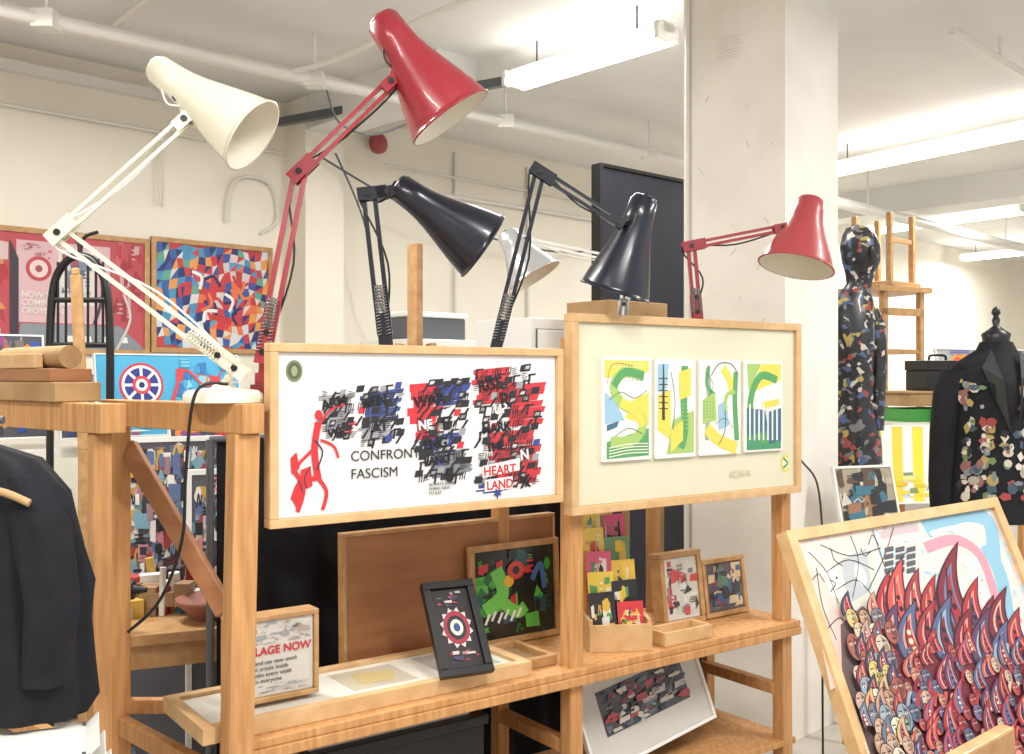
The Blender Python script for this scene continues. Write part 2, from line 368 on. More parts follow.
for k in range(8):
    a=k*math.pi/4; b.stroke([(x+.045*math.cos(a),y+.045*math.sin(a)),(x+.085*math.cos(a),y+.085*math.sin(a))],.014,.0028,raw=True)
b.collage(w*.5,h*.1,w*.98,h*.95,46,[(60,140,190),(200,60,60),(40,110,170),(120,190,210),(220,120,60),(90,170,200)],7,.003,.06,.2)
b.paint((200,60,70)); b.stroke([(w*.5,h*.4),(w*.6,h*.8),(w*.75,h*.6),(w*.9,h*.85)],.02,.006,.004,raw=True)
b.collage(w*.02,0.01,w*.98,h*.25,22,[(200,50,60),(60,150,200),(230,220,210),(50,60,120)],8,.0045,.06,.2); b.done()
CP=PAL+[(40,40,50),(60,60,70),(190,60,80),(225,220,215),(150,150,155),(110,100,96)]
for i,(x0,x1,yt,yb,d) in enumerate(((-10,48,332,440,4.7),(60,98,372,440,4.75),(170,262,408,455,4.6))):
    b,w,h=leaner('collage_artwork' if i==0 else 'collage_artwork.%03d'%i,x0,x1,yt,yb,d,(70,70,80),fw=.008)
    b.collage(.008,.008,w-.008,h-.008,90,CP,20+i,.001,.06,.22); b.done()
for i,(x0,x1,yt,d,sd) in enumerate(((118,222,438,3.95,40),(186,262,470,3.75,44))):
    dirv=V((.9,.43,0)).normalized(); P=S(x0,yt,d); zt=P.z; P.z=.02; k=(x1-512)/1000; w=(k*P.y-P.x)/(dirv.x-k*dirv.y); h=zt-.02
    b=B('collage_display_panel' if i==0 else 'collage_display_panel.001','white_plastic'); b.M=PM(P,dirv,(0,0,1)); 
    picframe(b,w,h,.02,.02,'white_plastic',(90,90,98),.006,'paint'); b.collage(.02,h*.45,w-.02,h-.02,300,[(160,60,66),(90,110,150),(220,216,210),(50,50,58),(200,160,80),(150,120,124),(210,140,150),(225,222,216),(36,36,42),(120,160,180)],sd,.001,.04,.14)
    for x in (.1*w,.9*w): b.use('grey_metal'); b.box(x-.02,x+.02,h*.03,h*.05,-.2,.2)
    b.done()
b=B('black_arched_display_frame','black_plastic'); d=4.3
pts=[S(50,420,d),S(50,340,d),S(54,285,d),S(66,262,d),S(80,256,d),S(96,264,d),S(107,290,d),S(110,340,d),S(110,420,d)]
b.tube(pts,.018); b.tube([S(80,256,d),S(78,240,d),S(66,225,d)],.01); b.tube([S(80,256,d),S(84,238,d),S(98,232,d)],.008); b.tube([S(53,300,d),S(108,300,d)],.012); b.tube([S(52,345,d),S(109,345,d)],.012)
for px in (58,66,88,96,103): b.tube([S(px,262,d),S(px,345,d)],.006)
for px in (50,110):
    p=S(px,420,d); b.cyl(p,(p.x,p.y,0),.016)
b.done()
b=B('wooden_paddle','oak_frame')
b.beam(S(84,450,4.1),S(76,275,4.1),.045,.02,(0,1,0)); b.beam(S(76,275,4.1),S(75.5,268,4.1),.03,.02,(0,1,0)); p=S(84,450,4.1); b.beam((p.x,p.y,0),p,.045,.02,(0,1,0)); b.done(.004)
b=B('wooden_easel_post','oak_frame'); p=S(415,340,3.9); b.beam((p.x,p.y,0),S(415,244,3.9),.075,.03); q=S(415,420,3.9); b.beam((q.x-.3,q.y,q.z),(q.x+.3,q.y,q.z),.03,.05)
for k in (-.3,.3): b.beam((q.x+k,q.y+.02,0),(q.x+k*.2,q.y+.02,q.z+.3),.04,.03)
b.done(.004)
def rbox(name,c,ang,m):
    b=B(name,m); b.M=Matrix.Translation((c[0],c[1],0))@Matrix.Rotation(ang,4,'Z'); return b
b=rbox('white_cabinet',(.12,4.9),.72,'white_plastic')
zt=H+.055*5
b.box(-.22,.24,-.2,.2,0,zt); b.use('grey_metal'); b.box(-.19,.02,-.206,-.2,.1,zt-.05); b.box(.04,.22,-.206,-.2,.1,zt-.05); b.use('white_plastic'); b.box(-.185,.015,-.212,-.206,.105,zt-.055); b.box(.045,.215,-.212,-.206,.105,zt-.055)
b.use('steel'); b.cyl((0,-.225,1.3),(0,-.225,1.45),.008); b.cyl((.06,-.225,1.3),(.06,-.225,1.45),.008); b.done(.006)
b=rbox('grey_filing_cabinet',(-.42,5.6),.72,'pipe_paint')
zt=H+.2
b.box(-.35,.35,-.25,.25,0,zt); b.use('white_plastic')
for i in range(4): b.box(-.33,.33,-.262,-.25,.08+i*.41,.45+i*.41)
b.done(.006)
b=rbox('storage_tub',(-.5,5.55),.72,'grey_metal')
b.M=b.M@Matrix.Translation((0,0,H+.202)); b.box(-.2,.2,-.14,.14,0,.12); b.use('white_plastic'); b.box(-.21,.21,-.15,.15,.12,.15); b.done(.01)
b=rbox('wooden_crate',(.5,4.75),.72,'cardboard')
for z in (1.72,1.82): b.box(-.2,.2,-.14,-.12,z,z+.08); b.box(-.2,.2,.12,.14,z,z+.08); b.box(-.2,-.18,-.12,.12,z,z+.08); b.box(.18,.2,-.12,.12,z,z+.08)
b.box(-.2,.2,-.14,.14,1.69,1.71)
for x in (-.18,.18):
    for y in (-.11,.11): b.box(x-.015,x+.015,y-.015,y+.015,0,1.9)
b.done(.003)
b=B('black_display_board','black_panel'); p=S(602,163,5.25); b.M=Matrix.Translation((p.x,p.y,0))@Matrix.Rotation(.72,4,'Z'); b.box(0,.85,0,.05,.1,p.z-.02); b.use('black_plastic'); b.box(-.02,0,-.01,.06,0,p.z); b.box(.85,.87,-.01,.06,0,p.z); b.box(0,.85,-.01,.06,p.z-.02,p.z);b.box(0,.85,-.01,.06,.06,.1); b.box(-.02,.02,-.15,.3,0,.04); b.box(.83,.87,-.15,.25,0,.04); b.done(.003)
# ================================================================ SHELVING UNIT
SH=H-.88
b=B('shelving_unit','pine'); b.M=MST
def post(s,bb,z0,z1,w=.05,ds=0): b.beam((s,bb,z0),(s+ds,bb,z1),w,w,(0,1,0))
post(-.085,0,0,H-.136,.062,.03)
post(.995,.042,0,H+.12,.05); post(.995,.42,0,H-.02,.045); post(1.99,.046,0,H+.1,.05,-.02); post(1.99,.42,0,SH-.023,.045); post(1.70,.42,SH,H-.076,.04)
b.box(-.04,2.03,0.0,.47,SH-.022,SH); b.box(-.04,2.03,-.005,.02,SH-.05,SH-.0225)
b.box(-.04,2.03,.02,.45,.22,.242)
b.box(-.05,2.0,.07,.17,H-.075,H-.05); b.box(.9,1.8,.37,.47,H-.075,H-.05)
for s in (.995,1.97): b.box(s-.02,s+.02,.06,.42,.40,.44)
b.box(.975,1.015,.06,.42,H-.12,H-.076); b.box(1.68,1.72,.17,.37,H-.1,H-.076)
b.M=Matrix.Identity(4)
nz_=L(-.085,0,0); nt_=L(-.055,0,0); f=V((-1.10,2.80,0)); d=(f-nt_).normalized(); zt=H-.063
b.beam((f.x,f.y,0),(f.x,f.y,zt-.074),.055,.05)
b.beam(V((nt_.x,nt_.y,zt-.036))-d*.045,V((f.x,f.y,zt-.036))+d*.05,.06,.072)
for z in (.58,.22): b.beam((nz_.x,nz_.y,z),(f.x,f.y,z),.03,.05)
b.beam((f.x,f.y,SH-.04),L(.0,.46,SH-.04),.03,.04)
b.use('brown_board'); b.beam(S(128,446,2.80),S(226,612,2.62),.05,.03,(0,1,0)); b.done(.003)
b=B('wooden_trestle','pine'); n=V((-1.01,2.45,0)); f=V((-1.56,2.93,0)); d=(f-n).normalized()
b.beam((n.x+.0,n.y,0),(n.x,n.y,zt-.075),.06,.045); b.beam((f.x,f.y,0),(f.x,f.y,zt-.075),.05,.045)
b.beam(V((n.x,n.y,zt-.037))-d*.07,V((f.x,f.y,zt-.037))+d*.05,.065,.072)
b.beam((n.x,n.y,.6),(f.x,f.y,.6),.03,.05); b.beam((n.x,n.y,.25),(f.x,f.y,.25),.03,.05); b.done(.003)
b=B('timber_offcuts','cardboard'); b.M=Matrix.Translation((-1.2,2.63,H-.063))@Matrix.Rotation(2.42,4,'Z')
b.box(-.13,.32,-.06,.06,0,.05); b.use('brown_board'); b.box(-.09,.34,-.055,.055,.051,.085); b.use('cardboard'); b.cyl((-.085,0,.115),(.3,.0,.115),.03,seg=20); b.use('pine_light'); b.box(.0,.30,.032,.055,.086,.125); b.done(.003)
# ================================================================ FRAMED PICTURES ON THE FRONT
WHT=(228,227,228)
b=B('framed_collage_artwork','pine_light'); zb=H-.367
b.M=PM(L(0,-.02,zb),U3,V((0,0,1)))
w,h=.905,.45
picframe(b,w,h,.022,.028,'pine_light',WHT)
RD=(200,42,54);BL=(52,66,140);GY=(150,150,156);BK=(30,28,34)
def glyph(x0,y0,x1,y1,back,cols,rows,seed,skew=-.10):
    R=random.Random(seed)
    yy=lambda x,y:y+(x-x0)*skew
    for (c,bx0,by0,bx1,by1) in back:
        b.use('paint_glass',c); n=7
        for k in range(n):
            ya=by0+(by1-by0)*k/n;yb=by0+(by1-by0)*(k+1)/n; j=R.uniform(-5,5);j2=R.uniform(-5,5)
            b.pq([(bx0+j,yy(bx0,yb)),(bx1+j2,yy(bx1,yb)),(bx1+j2+2,yy(bx1,ya)),(bx0+j,yy(bx0,ya))],.001)
    cw=(x1-x0)/cols;ch=(y1-y0)/rows; zc=.0015
    for j in range(rows):
        sh=R.uniform(-5,5)
        for i in range(cols):
            x=x0+i*cw+sh+R.uniform(-2,2);y=y0+j*ch+R.uniform(-2,2); k=R.random(); zc+=.00001
            def bar(a,b_,c_,d_,col=BK): b.use('paint_glass',col); b.pq([(a,yy(a,d_)),(c_,yy(c_,d_)),(c_+1.5,yy(c_,b_)),(a+1.5,yy(a,b_))],zc)
            if k<.18: bar(x,y,x+cw*1.1,y+ch*.9)
            elif k<.38:
                for q in range(4): bar(x,y+ch*q*.25,x+cw*R.uniform(.5,1.2),y+ch*(q*.25+.11))
            elif k<.50: bar(x,y,x+cw*.3,y+ch*1.4); bar(x,y,x+cw*1.1,y+ch*.25)
            elif k<.68:
                b.use('paint_glass',BK); b.pq([(x,yy(x,y+ch*1.3)),(x+cw*.35,yy(x,y+ch*1.3)),(x+cw*1.2,yy(x,y)),(x+cw*.85,yy(x,y))],zc)
            elif k<.78: bar(x,y,x+cw*.9,y+ch*.9,R.choice((RD,BL,GY,GY)))
            elif k<.88:
                bar(x,y,x+cw,y+ch); bar(x+cw*.2,y+ch*.25,x+cw*.8,y+ch*.7,WHT)
            else:
                for q in range(3): bar(x+cw*q*.33,y,x+cw*(q*.33+.13),y+ch*1.1)
glyph(322,392,354,440,[(GY,322,396,350,432),(RD,344,424,352,438)],5,7,1)
glyph(360,386,402,446,[((60,75,130),364,392,398,424),(GY,362,418,392,442)],6,8,2)
glyph(416,382,466,484,[(RD,412,384,438,440),(BL,434,384,466,408),(BL,420,436,455,456),((120,124,130),430,454,466,480)],7,14,3)
glyph(478,370,534,490,[(RD,476,370,512,405),(RD,505,388,540,430),((190,50,60),488,434,536,488),(GY,478,474,515,488),(BL,480,482,500,494)],8,16,4)
b.use('paint_glass',(232,230,230)); b.pq([(482,478),(519,470),(519,458),(482,466)],.0031); b.pq([(484,492),(512,488),(512,476),(484,480)],.00311)
b.use('paint_glass',(200,40,48))
b.stroke([(293,470),(303,488),(297,512)],.012,.0032); b.stroke([(318,422),(314,450),(318,480)],.018,.0032); b.stroke([(318,478),(300,482),(292,500)],.012,.0033); b.stroke([(318,478),(326,492),(322,510)],.010,.0034)
b.stroke([(314,448),(300,462),(296,470)],.008,.0035); b.stroke([(320,440),(333,446),(338,458)],.007,.0035); b.stroke([(318,426),(330,410),(345,404)],.006,.0035)
x,y=b.pp(318,415); b.disc(x,y,.010,.013,.0036)
for q in ([(292,500),(300,480),(303,502),(298,512)],[(300,470),(310,466),(312,486),(302,490)],[(290,458),(296,452),(299,468),(291,474)]): b.pq(q,.0037)
b.use('paint_glass',(40,40,60)); b.stroke([(314,440),(322,452),(316,470)],.004,.0039); b.stroke([(298,480),(302,492)],.003,.0039); b.stroke([(310,466),(304,478),(306,488)],.003,.0039)
b.use('paint_glass',(120,126,96)); x,y=b.pp(294,371); b.disc(x,y,.022,.027,.0015); b.use('paint_glass',(80,90,66)); b.disc(x,y,.017,.021,.0017); b.use('paint_glass',(150,156,120)); b.disc(x,y,.008,.013,.0019)
x,y=b.pp(497,493); b.use('paint_glass',BL); b.poly([(x+(.016 if i%2 else .007)*math.cos(i*math.pi/5+.3),y+(.018 if i%2 else .008)*math.sin(i*math.pi/5+.3)) for i in range(10)],.0034)
ob=b.done(.002)
def tx(body,px,py,size,c,name,mb,bold=0.0,z=.0034,rot=0):
    x,y=mb.pp(px,py); return text(body,mb.M@Matrix.Translation((x,y,z))@Matrix.Rotation(rot,4,'Z'),size,c,ob,name,bold)
tx('CONFRONT',350,461,.0365,(44,44,48),'text_line_1',b,0); tx('FASCISM',350,479,.0365,(44,44,48),'text_line_2',b,0)
tx('HEART',483,476,.036,(200,40,50),'text_line_3',b,.0008,.0036,.04); tx('LAND',486,490,.034,(200,40,50),'text_line_4',b,.0008,.0036,.04)
tx('ALWAYS SOME\nTHING NEW\nTO EAT',428,486,.012,(60,60,64),'text_line_5',b)
K=(24,22,30);W_H=(226,224,224)
for i,(t,px,py,sz,c,r) in enumerate((('ARM',322,410,.034,K,.22),('WE',328,438,.03,K,.16),('MEN',362,408,.036,K,.16),('AT',372,432,.036,K,.1),('WAR',414,408,.042,K,.12),('NE',418,430,.034,W_H,.1),('ENG',424,450,.036,K,.1),('LAND',424,466,.03,K,.1),
    ('RISE',478,392,.046,K,.14),('UP',494,414,.036,W_H,.1),('MARK',482,434,.036,K,.1),('THE',486,452,.034,K,.08),('X',520,488,.05,K,.1),('N',520,460,.04,W_H,.1),('S',446,482,.05,K,.1),('R',500,408,.06,K,.1),('E',442,430,.05,K,.1))):
    tx(t,px,py,sz,c,'lettering_%d'%i,b,.0012,.0033,r)
b=B('framed_lettering_artwork','pine_light'); s0=sof(570,-.02); s1=sof(799,-.02); zb=H-.412; w=s1-s0;h=.602
b.M=PM(L(s0,-.02,zb),U3,V((0,0,1))); picframe(b,w,h,.026,.028,'pine_light',(216,213,188))
GR=(84,156,92);YE=(230,208,86);DB=(60,104,132);LG=(162,194,106)
def sub(x0,yt0,x1,yt1,yb0,yb1):
    q=[(x0,yb0),(x1,yb1),(x1,yt1),(x0,yt0)]; P=[b.pp(*p) for p in q]
    b.use('white_plastic'); xa=P[0][0];xb=P[1][0];ya=min(P[0][1],P[1][1]);yb=max(P[2][1],P[3][1]); b.box(xa,xb,ya,yb,.0,.012)
ink=lambda c:b.use('paint_glass',c)
Z=.0128
sub(600,357,649,358,462,459);sub(653,359,693,360,459,456);sub(697,360,738,361,456,453);sub(742,361,780,362,452,450)
def dots(x0,y0,x1,y1,c,z,st=3,r=.0022):
    ink(c); y=y0
    while y<y1:
        x=x0
        while x<x1: X_,Y_=b.pp(x,y); b.disc(X_,Y_,r,r,z,6); x+=st
        y+=st
ink(YE); b.pq([(602,360),(646,361),(646,372),(602,378)],Z); ink(YE); b.pq([(630,400),(646,392),(646,425),(622,418)],Z)
ink((150,190,212)); b.pq([(602,392),(612,400),(622,420),(602,424)],Z)
ink(LG); b.stroke([(641,376),(622,372),(611,386),(618,402),(634,412),(640,426),(630,440),(608,442)],.034,Z+.0004)
ink(YE); b.stroke([(618,402),(634,412),(640,426)],.03,Z+.0006)
ink(GR); b.stroke([(641,376),(622,372),(611,386)],.026,Z+.0008); ink(GR); b.pq([(604,442),(646,428),(646,455),(604,459)],Z+.0001)
ink(DB); b.pq([(604,425),(616,421),(614,427),(604,431)],Z+.001); ink((240,236,225))
for i in range(4): b.stroke([(606,448+i*3),(625,444+i*3),(645,443+i*3)],.003,Z+.001)
ink((60,80,60)); b.stroke([(606,400),(618,392),(632,398),(644,390)],.0018,Z+.0013); b.stroke([(612,436),(626,428),(640,434)],.0018,Z+.0013); b.stroke([(604,384),(610,364),(630,366)],.0016,Z+.0013)
dots(606,364,640,370,(240,236,220),Z+.0012); dots(622,376,640,384,(60,120,80),Z+.0012,4)
ink(YE); b.pq([(655,395),(668,390),(668,440),(655,430)],Z); ink(GR); b.stroke([(682,366),(681,400),(682,430),(678,448)],.03,Z+.0003)
ink(LG); b.pq([(670,420),(691,410),(691,452),(664,454)],Z+.0001); ink(YE); b.pq([(676,372),(688,368),(688,395),(677,400)],Z+.0006); ink(YE); b.pq([(668,430),(680,420),(680,440),(668,452)],Z+.0006)
ink((150,190,212)); b.pq([(655,364),(666,364),(664,388),(655,392)],Z)
ink((60,60,50))
b.pq([(660,364),(661,364),(662,420),(659,420)],Z+.001)
for i in range(6): b.pq([(656,378+i*6),(665,378+i*6),(665,379+i*6),(656,379+i*6)],Z+.001)
b.stroke([(668,372),(672,400),(670,430)],.002,Z+.001); dots(680,404,690,430,(226,222,146),Z+.0012,4)
ink((150,170,150)); b.stroke([(705,368),(706,400),(704,440)],.02,Z); ink(GR); b.stroke([(706,366),(704,385),(712,395)],.014,Z+.0002)
ink(LG); b.pq([(700,400),(712,392),(714,420),(700,424)],Z+.0003); dots(701,402,712,420,(60,110,70),Z+.0008,3)
ink(YE); b.stroke([(704,428),(716,440),(734,448)],.04,Z+.0003); ink(YE); b.stroke([(720,368),(726,378),(730,392)],.03,Z+.0002); ink(GR); b.stroke([(733,372),(732,402),(734,440)],.022,Z+.0005)
ink((150,190,212)); b.pq([(715,405),(724,400),(726,425),(716,430)],Z+.0004)
ink(LG); b.stroke([(722,412),(724,395),(732,392)],.014,Z+.0007)
ink((60,70,50)); b.stroke([(708,376),(716,364),(728,364),(735,374)],.003,Z+.0009); b.stroke([(722,410),(722,430),(716,444)],.003,Z+.001)
b.stroke([(702,372),(710,384),(706,396)],.0018,Z+.001); b.stroke([(712,424),(722,418),(730,428)],.0018,Z+.001)
ink(YE); b.pq([(758,364),(778,364),(778,380),(750,392)],Z); ink(LG); b.pq([(744,364),(758,364),(746,392)],Z)
ink(GR); b.stroke([(774,380),(758,376),(748,398),(750,425),(762,440),(776,426)],.028,Z+.0004)
ink(DB); b.pq([(744,408),(762,410),(765,430),(744,436)],Z+.0008); ink((70,146,106)); b.pq([(744,436),(778,424),(778,448),(744,450)],Z+.0002); ink(YE); b.stroke([(760,405),(776,402)],.022,Z+.001)
ink(DB); b.pq([(764,412),(778,408),(778,440),(766,444)],Z+.0009)
ink((225,230,225))
for i in range(7): b.pq([(746+i*4.5,404+(i%3)*3),(747.6+i*4.5,404+(i%3)*3),(747.6+i*4.5,440),(746+i*4.5,440)],Z+.0012)
ink(YE); x,y=b.pp(785,463); b.disc(x,y,.022,.03,.0012); ink((236,236,226)); b.disc(x,y,.015,.02,.0014); ink((60,140,80)); b.stroke([(783,458),(787,463),(783,468)],.008,.0016)
ob=b.done(.002)
tx('ACAVA',728,478,.034,(200,198,168),'text_line_1',b)
# ================================================================ ITEMS ON THE SHELVES
def shelfpic(name,px0,px1,pyt,bb,fm,bg,fw=.018,dep=.02,lean=.1,z=SH,pm='paint_glass',ang=0,front=.008,roll=0):
    s0=sof(px0,bb);s1=sof(px1,bb); P=L(s0,bb,z+.003); dv=(Matrix.Rotation(ang,3,'Z')@U3); nv=V((-dv.y,dv.x,0))
    h=(377-pyt)/1000*P.y+H-z; b=B(name,fm); b.M=PM(P,dv,V((0,0,1))*math.cos(lean)+nv*math.sin(lean))@Matrix.Rotation(roll,4,'Z'); w=s1-s0; picframe(b,w,h,fw,dep,fm,bg,front,pm); return b,w,h
b=B('flat_framed_print','pine_light'); b.M=MST@Matrix.Translation((-.14,.038,SH+.001)); W_,D_=.98,.31
b.box(0,W_,0,.03,0,.04); b.box(0,W_,D_-.03,D_,0,.04); b.box(0,.03,.03,D_-.03,0,.04); b.box(W_-.03,W_,.03,D_-.03,0,.04)
b.use('paint_glass',(222,218,208)); b.box(.03,W_-.03,.03,D_-.03,0,.030)
b.use('paint_glass',(190,182,164)); b.box(.44,.64,.08,.25,.030,.0308); b.use('paint_glass',(176,176,178)); b.box(.72,.92,.07,.26,.030,.0308)
b.use('paint_glass',(198,180,126)); b.poly([(.48,.12),(.58,.11),(.62,.19),(.50,.22)],.0315); b.use('paint_glass',(205,202,198)); b.poly([(.74,.1),(.88,.12),(.86,.23),(.76,.21)],.0315)
b.done(.003)
b,w,h=shelfpic('village_sign_box',228,318,622,.135,'oak_frame',(206,202,194),fw=.014,dep=.055,lean=.0,z=SH+.041)
b.collage(.02,h*.66,w-.02,h*.93,44,[(180,182,188),(200,196,190),(150,160,170),(170,150,140),(110,110,118)],31,.001,.05,.2,'paint_glass')
b.collage(.02,.02,w-.02,h*.2,30,[(180,182,188),(190,186,180),(150,160,170),(120,116,112)],32,.001,.05,.2,'paint_glass')
ob=b.done(.003)
text('VILLAGE NOW',b.M@Matrix.Translation((.03,h*.55,.003)),.029,(196,40,50),ob,'sign_title',.0006)
text('come and see new work\nby local artists inside\nthe studio every week\nopen to everyone',b.M@Matrix.Translation((.03,h*.44,.003)),.0155,(60,60,66),ob,'sign_body')
b,w,h=shelfpic('picture_frame_back',343,555,535,.40,'oak_frame',(0,0,0),fw=.012,dep=.03,lean=0.02)
b.use('brown_board'); b.box(.012,w-.012,.012,h-.012,0,.004); b.done(.002)
b,w,h=shelfpic('framed_green_painting',471,560,549,.355,'oak_frame',(24,30,28),fw=.02,dep=.012,lean=.05)
b.collage(.02,.02,w-.02,h-.02,60,[(60,160,60),(30,110,60),(20,24,24),(90,190,80),(40,60,50),(200,50,60),(30,80,90),(16,20,24)],41,.001,.06,.22,'paint_glass')
b.use('paint_glass',(110,200,80)); b.stroke([(w*.15,h*.35),(w*.35,h*.5),(w*.28,h*.75)],.05,.005,raw=True); b.stroke([(w*.3,h*.45),(w*.5,h*.3),(w*.6,h*.35)],.04,.0051,raw=True)
b.use('paint_glass',(225,230,220))
for i in range(6): b.stroke([(w*(.15+i*.07),h*(.22+.03*(i%2))),(w*(.2+i*.07),h*(.32+.02*(i%2)))],.01,.0055,raw=True)
b.use('paint_glass',(200,60,50)); b.disc(w*.5,h*.72,.035,.03,.006); b.use('paint_glass',(240,180,50)); b.disc(w*.42,h*.62,.02,.02,.006); b.use('paint_glass',(70,110,170)); b.stroke([(w*.68,h*.6),(w*.78,h*.75),(w*.82,h*.5)],.02,.006,raw=True); b.use('paint_glass',(20,20,20)); b.disc(w*.5,h*.72,.014,.014,.0065)
b.done(.002)
P=S(441,684,2.745); P.z=SH+.05; Q=S(497,675,2.82); Q.z=P.z
R3=(Q-P).normalized(); nv=V((-R3.y,R3.x,0)); b=B('black_photo_frame','black_plastic'); w=(Q-P).length-.01;h=.28
b.M=PM(P,R3,V((0,0,1))*math.cos(.60)+nv*math.sin(.60))
picframe(b,w,h,.022,.012,'black_plastic',(30,24,30))
cx,cy=w*.5,h*.5
for r,c,z in ((.062,(205,200,195),.001),(.05,(150,40,60),.0014),(.036,(30,30,40),.0018),(.024,(220,214,200),.0022),(.013,(40,70,120),.0026)):
    b.use('paint_glass',c)
    if r>.05: b.poly([(cx+(r if i%2 else r*.78)*math.cos(i*math.pi/12)*.8,cy+(r if i%2 else r*.78)*math.sin(i*math.pi/12)) for i in range(24)],z)
    else: b.disc(cx,cy,r*.8,r,z,22)
b.collage(.026,.03,w-.026,h*.28,14,[(180,60,80),(190,180,180),(60,60,90)],55,.003,.1,.25,'paint_glass')
b.collage(.026,h*.72,w-.026,h-.03,14,[(180,60,80),(190,180,180),(60,60,90)],56,.003,.1,.25,'paint_glass')
b.use('black_plastic'); tp=b.M@V((w*.5,h*.75,-.014)); b.M=Matrix.Identity(4); b.beam((tp.x-.02,tp.y+.02,P.z-.006),tp,.05,.004,(1,0,0)); b.done(.002)
b=B('small_flat_frame','oak_frame'); b.M=MST@Matrix.Translation((.85,.08,SH+.001))
b.box(0,.12,0,.02,0,.03); b.box(0,.12,.2,.22,0,.03); b.box(0,.02,.02,.2,0,.03); b.box(.10,.12,.02,.2,0,.03); b.use('paint_glass',(150,120,90)); b.box(.02,.10,.02,.2,0,.012); b.done(.002)
q=L(1.13,.115,SH+.001)
b=B('leaflet_display_rack','pine_light'); b.M=Matrix.Translation(q)@Matrix.Rotation(.14,4,'Z'); ww=.205
b.box(0,ww,0,.012,0,.085); b.box(0,ww,.2,.212,0,.14); b.box(0,.012,.012,.2,0,.10); b.box(ww-.012,ww,.012,.2,0,.10); b.box(.012,ww-.012,.012,.2,0,.01)
MB=b.M.copy(); R=random.Random(77)
cols=[(40,40,46),(205,60,70),(226,196,70),(40,44,50),(224,90,130),(232,190,80),(236,206,90),(110,150,110),(232,206,80),(214,80,130)]
k=0
for row,(yy,hh) in enumerate(((.02,.17),(.055,.23),(.09,.29),(.13,.36),(.165,.43))):
    n=2
    for j in range(n):
        x0=.014+j*(ww-.03)/n; w1=(ww-.034)/n
        b.M=MB@Matrix.Translation((x0,yy,.012))@Matrix.Rotation(-.10,4,'X')@Matrix.Rotation(math.pi/2,4,'X')@Matrix.Rotation(R.uniform(.0,.09),4,'Z')
        b.use('paint_glass',cols[k%10]); b.box(0,w1,0,hh-.03*j,-.003,0); b.collage(.005,.02,w1-.005,hh-.01-.03*j,24,[cols[k%10],cols[(k+5)%10],(225,220,210),(40,40,50),(215,180,70),(90,150,90)],60+k,.0006,.1,.36,'paint_glass'); k+=1
b.done()
b,w,h=shelfpic('box_framed_print',664,705,556,.19,'oak_frame',(204,202,194),fw=.02,dep=.05,lean=.12)
b.collage(.025,.03,w-.025,h-.03,50,[(40,40,44),(215,212,204),(120,120,124),(186,60,60),(190,188,180)],71,.001,.08,.3,'paint_glass'); b.done(.003)
b,w,h=shelfpic('small_framed_print',706,748,562,.2,'oak_frame',(90,80,90),fw=.018,dep=.03,lean=.14)
b.collage(.02,.02,w-.02,h-.02,50,[(60,90,130),(150,70,60),(200,180,150),(50,50,60),(90,120,110)],72,.001,.08,.3,'paint_glass'); b.done(.003)
b=B('wooden_tray','pine_light'); b.M=MST@Matrix.Translation((1.37,.02,SH+.001)); b.box(0,.22,0,.012,0,.045); b.box(0,.22,.088,.1,0,.045); b.box(0,.012,.012,.088,0,.045); b.box(.208,.22,.012,.088,0,.045); b.box(.012,.208,.012,.088,0,.008); b.done(.002)
b,w,h=shelfpic('mounted_print',596,722,690,.12,'white_plastic',(200,198,192),fw=.012,dep=.012,lean=.30,z=.255,roll=.14)
gx0,gy0,gx1,gy1=w*.16,h*.35,w*.85,h*.85
b.use('paint_glass',(60,60,70)); b.poly([(gx0,gy0),(gx1,gy0),(gx1,gy1),(gx0,gy1)],.001); b.collage(gx0,gy0,gx1,gy1,140,[(190,186,180),(170,50,60),(40,40,50),(90,100,120),(205,196,186),(50,60,90),(30,30,36)],81,.002,.05,.16,'paint_glass'); b.done(.002)
b=B('black_back_panel','black_plastic'); b.M=MST@Matrix.Translation((1.40,.41,.243)); b.box(0,.55,0,.03,0,.34); b.use('grey_metal'); b.box(.05,.5,-.004,0,.30,.31); b.tube([(.22,.015,.34),(.23,.015,.37),(.3,.015,.37),(.31,.015,.34)],.006); b.done(.004)  # black panel added to fill the black area behind the right lower shelf
b=B('black_storage_box','black_plastic'); b.M=MST@Matrix.Translation((.15,.08,.243)); b.box(0,.55,0,.33,0,.30); b.box(-.01,.56,-.01,.34,.30,.33); b.use('grey_metal'); b.box(.22,.33,-.012,0,.2,.23); b.done(.006)
b=B('collage_folder','white_plastic'); b.M=MST@Matrix.Translation((.16,.1,.574)); b.use('paint',(200,196,190)); b.box(0,.5,0,.26,0,.02); b.M=b.M@Matrix.Translation((0,0,.02)); b.collage(.01,.01,.49,.25,40,[(190,60,70),(30,30,40),(220,216,210),(80,100,150),(150,150,150)],91,.001,.08,.3); b.done()
b=B('black_backdrop_curtain','black_cloth')
vs=[];n=44
for i in range(n+1):
    s=.12+1.45*i/n; q=L(s,.68+.02*math.sin(i*1.3),0); vs+= [(q.x,q.y,.02),(q.x,q.y,H-.19)]
b.add(vs,[(2*i,2*i+2,2*i+3,2*i+1) for i in range(n)],True)
b.use('grey_metal'); b.cyl(L(.1,.68,H-.19),L(1.58,.68,H-.19),.01); b.cyl(L(.1,.68,0),L(.1,.68,H-.19),.012); b.cyl(L(1.58,.68,0),L(1.58,.68,H-.19),.012); b.done()
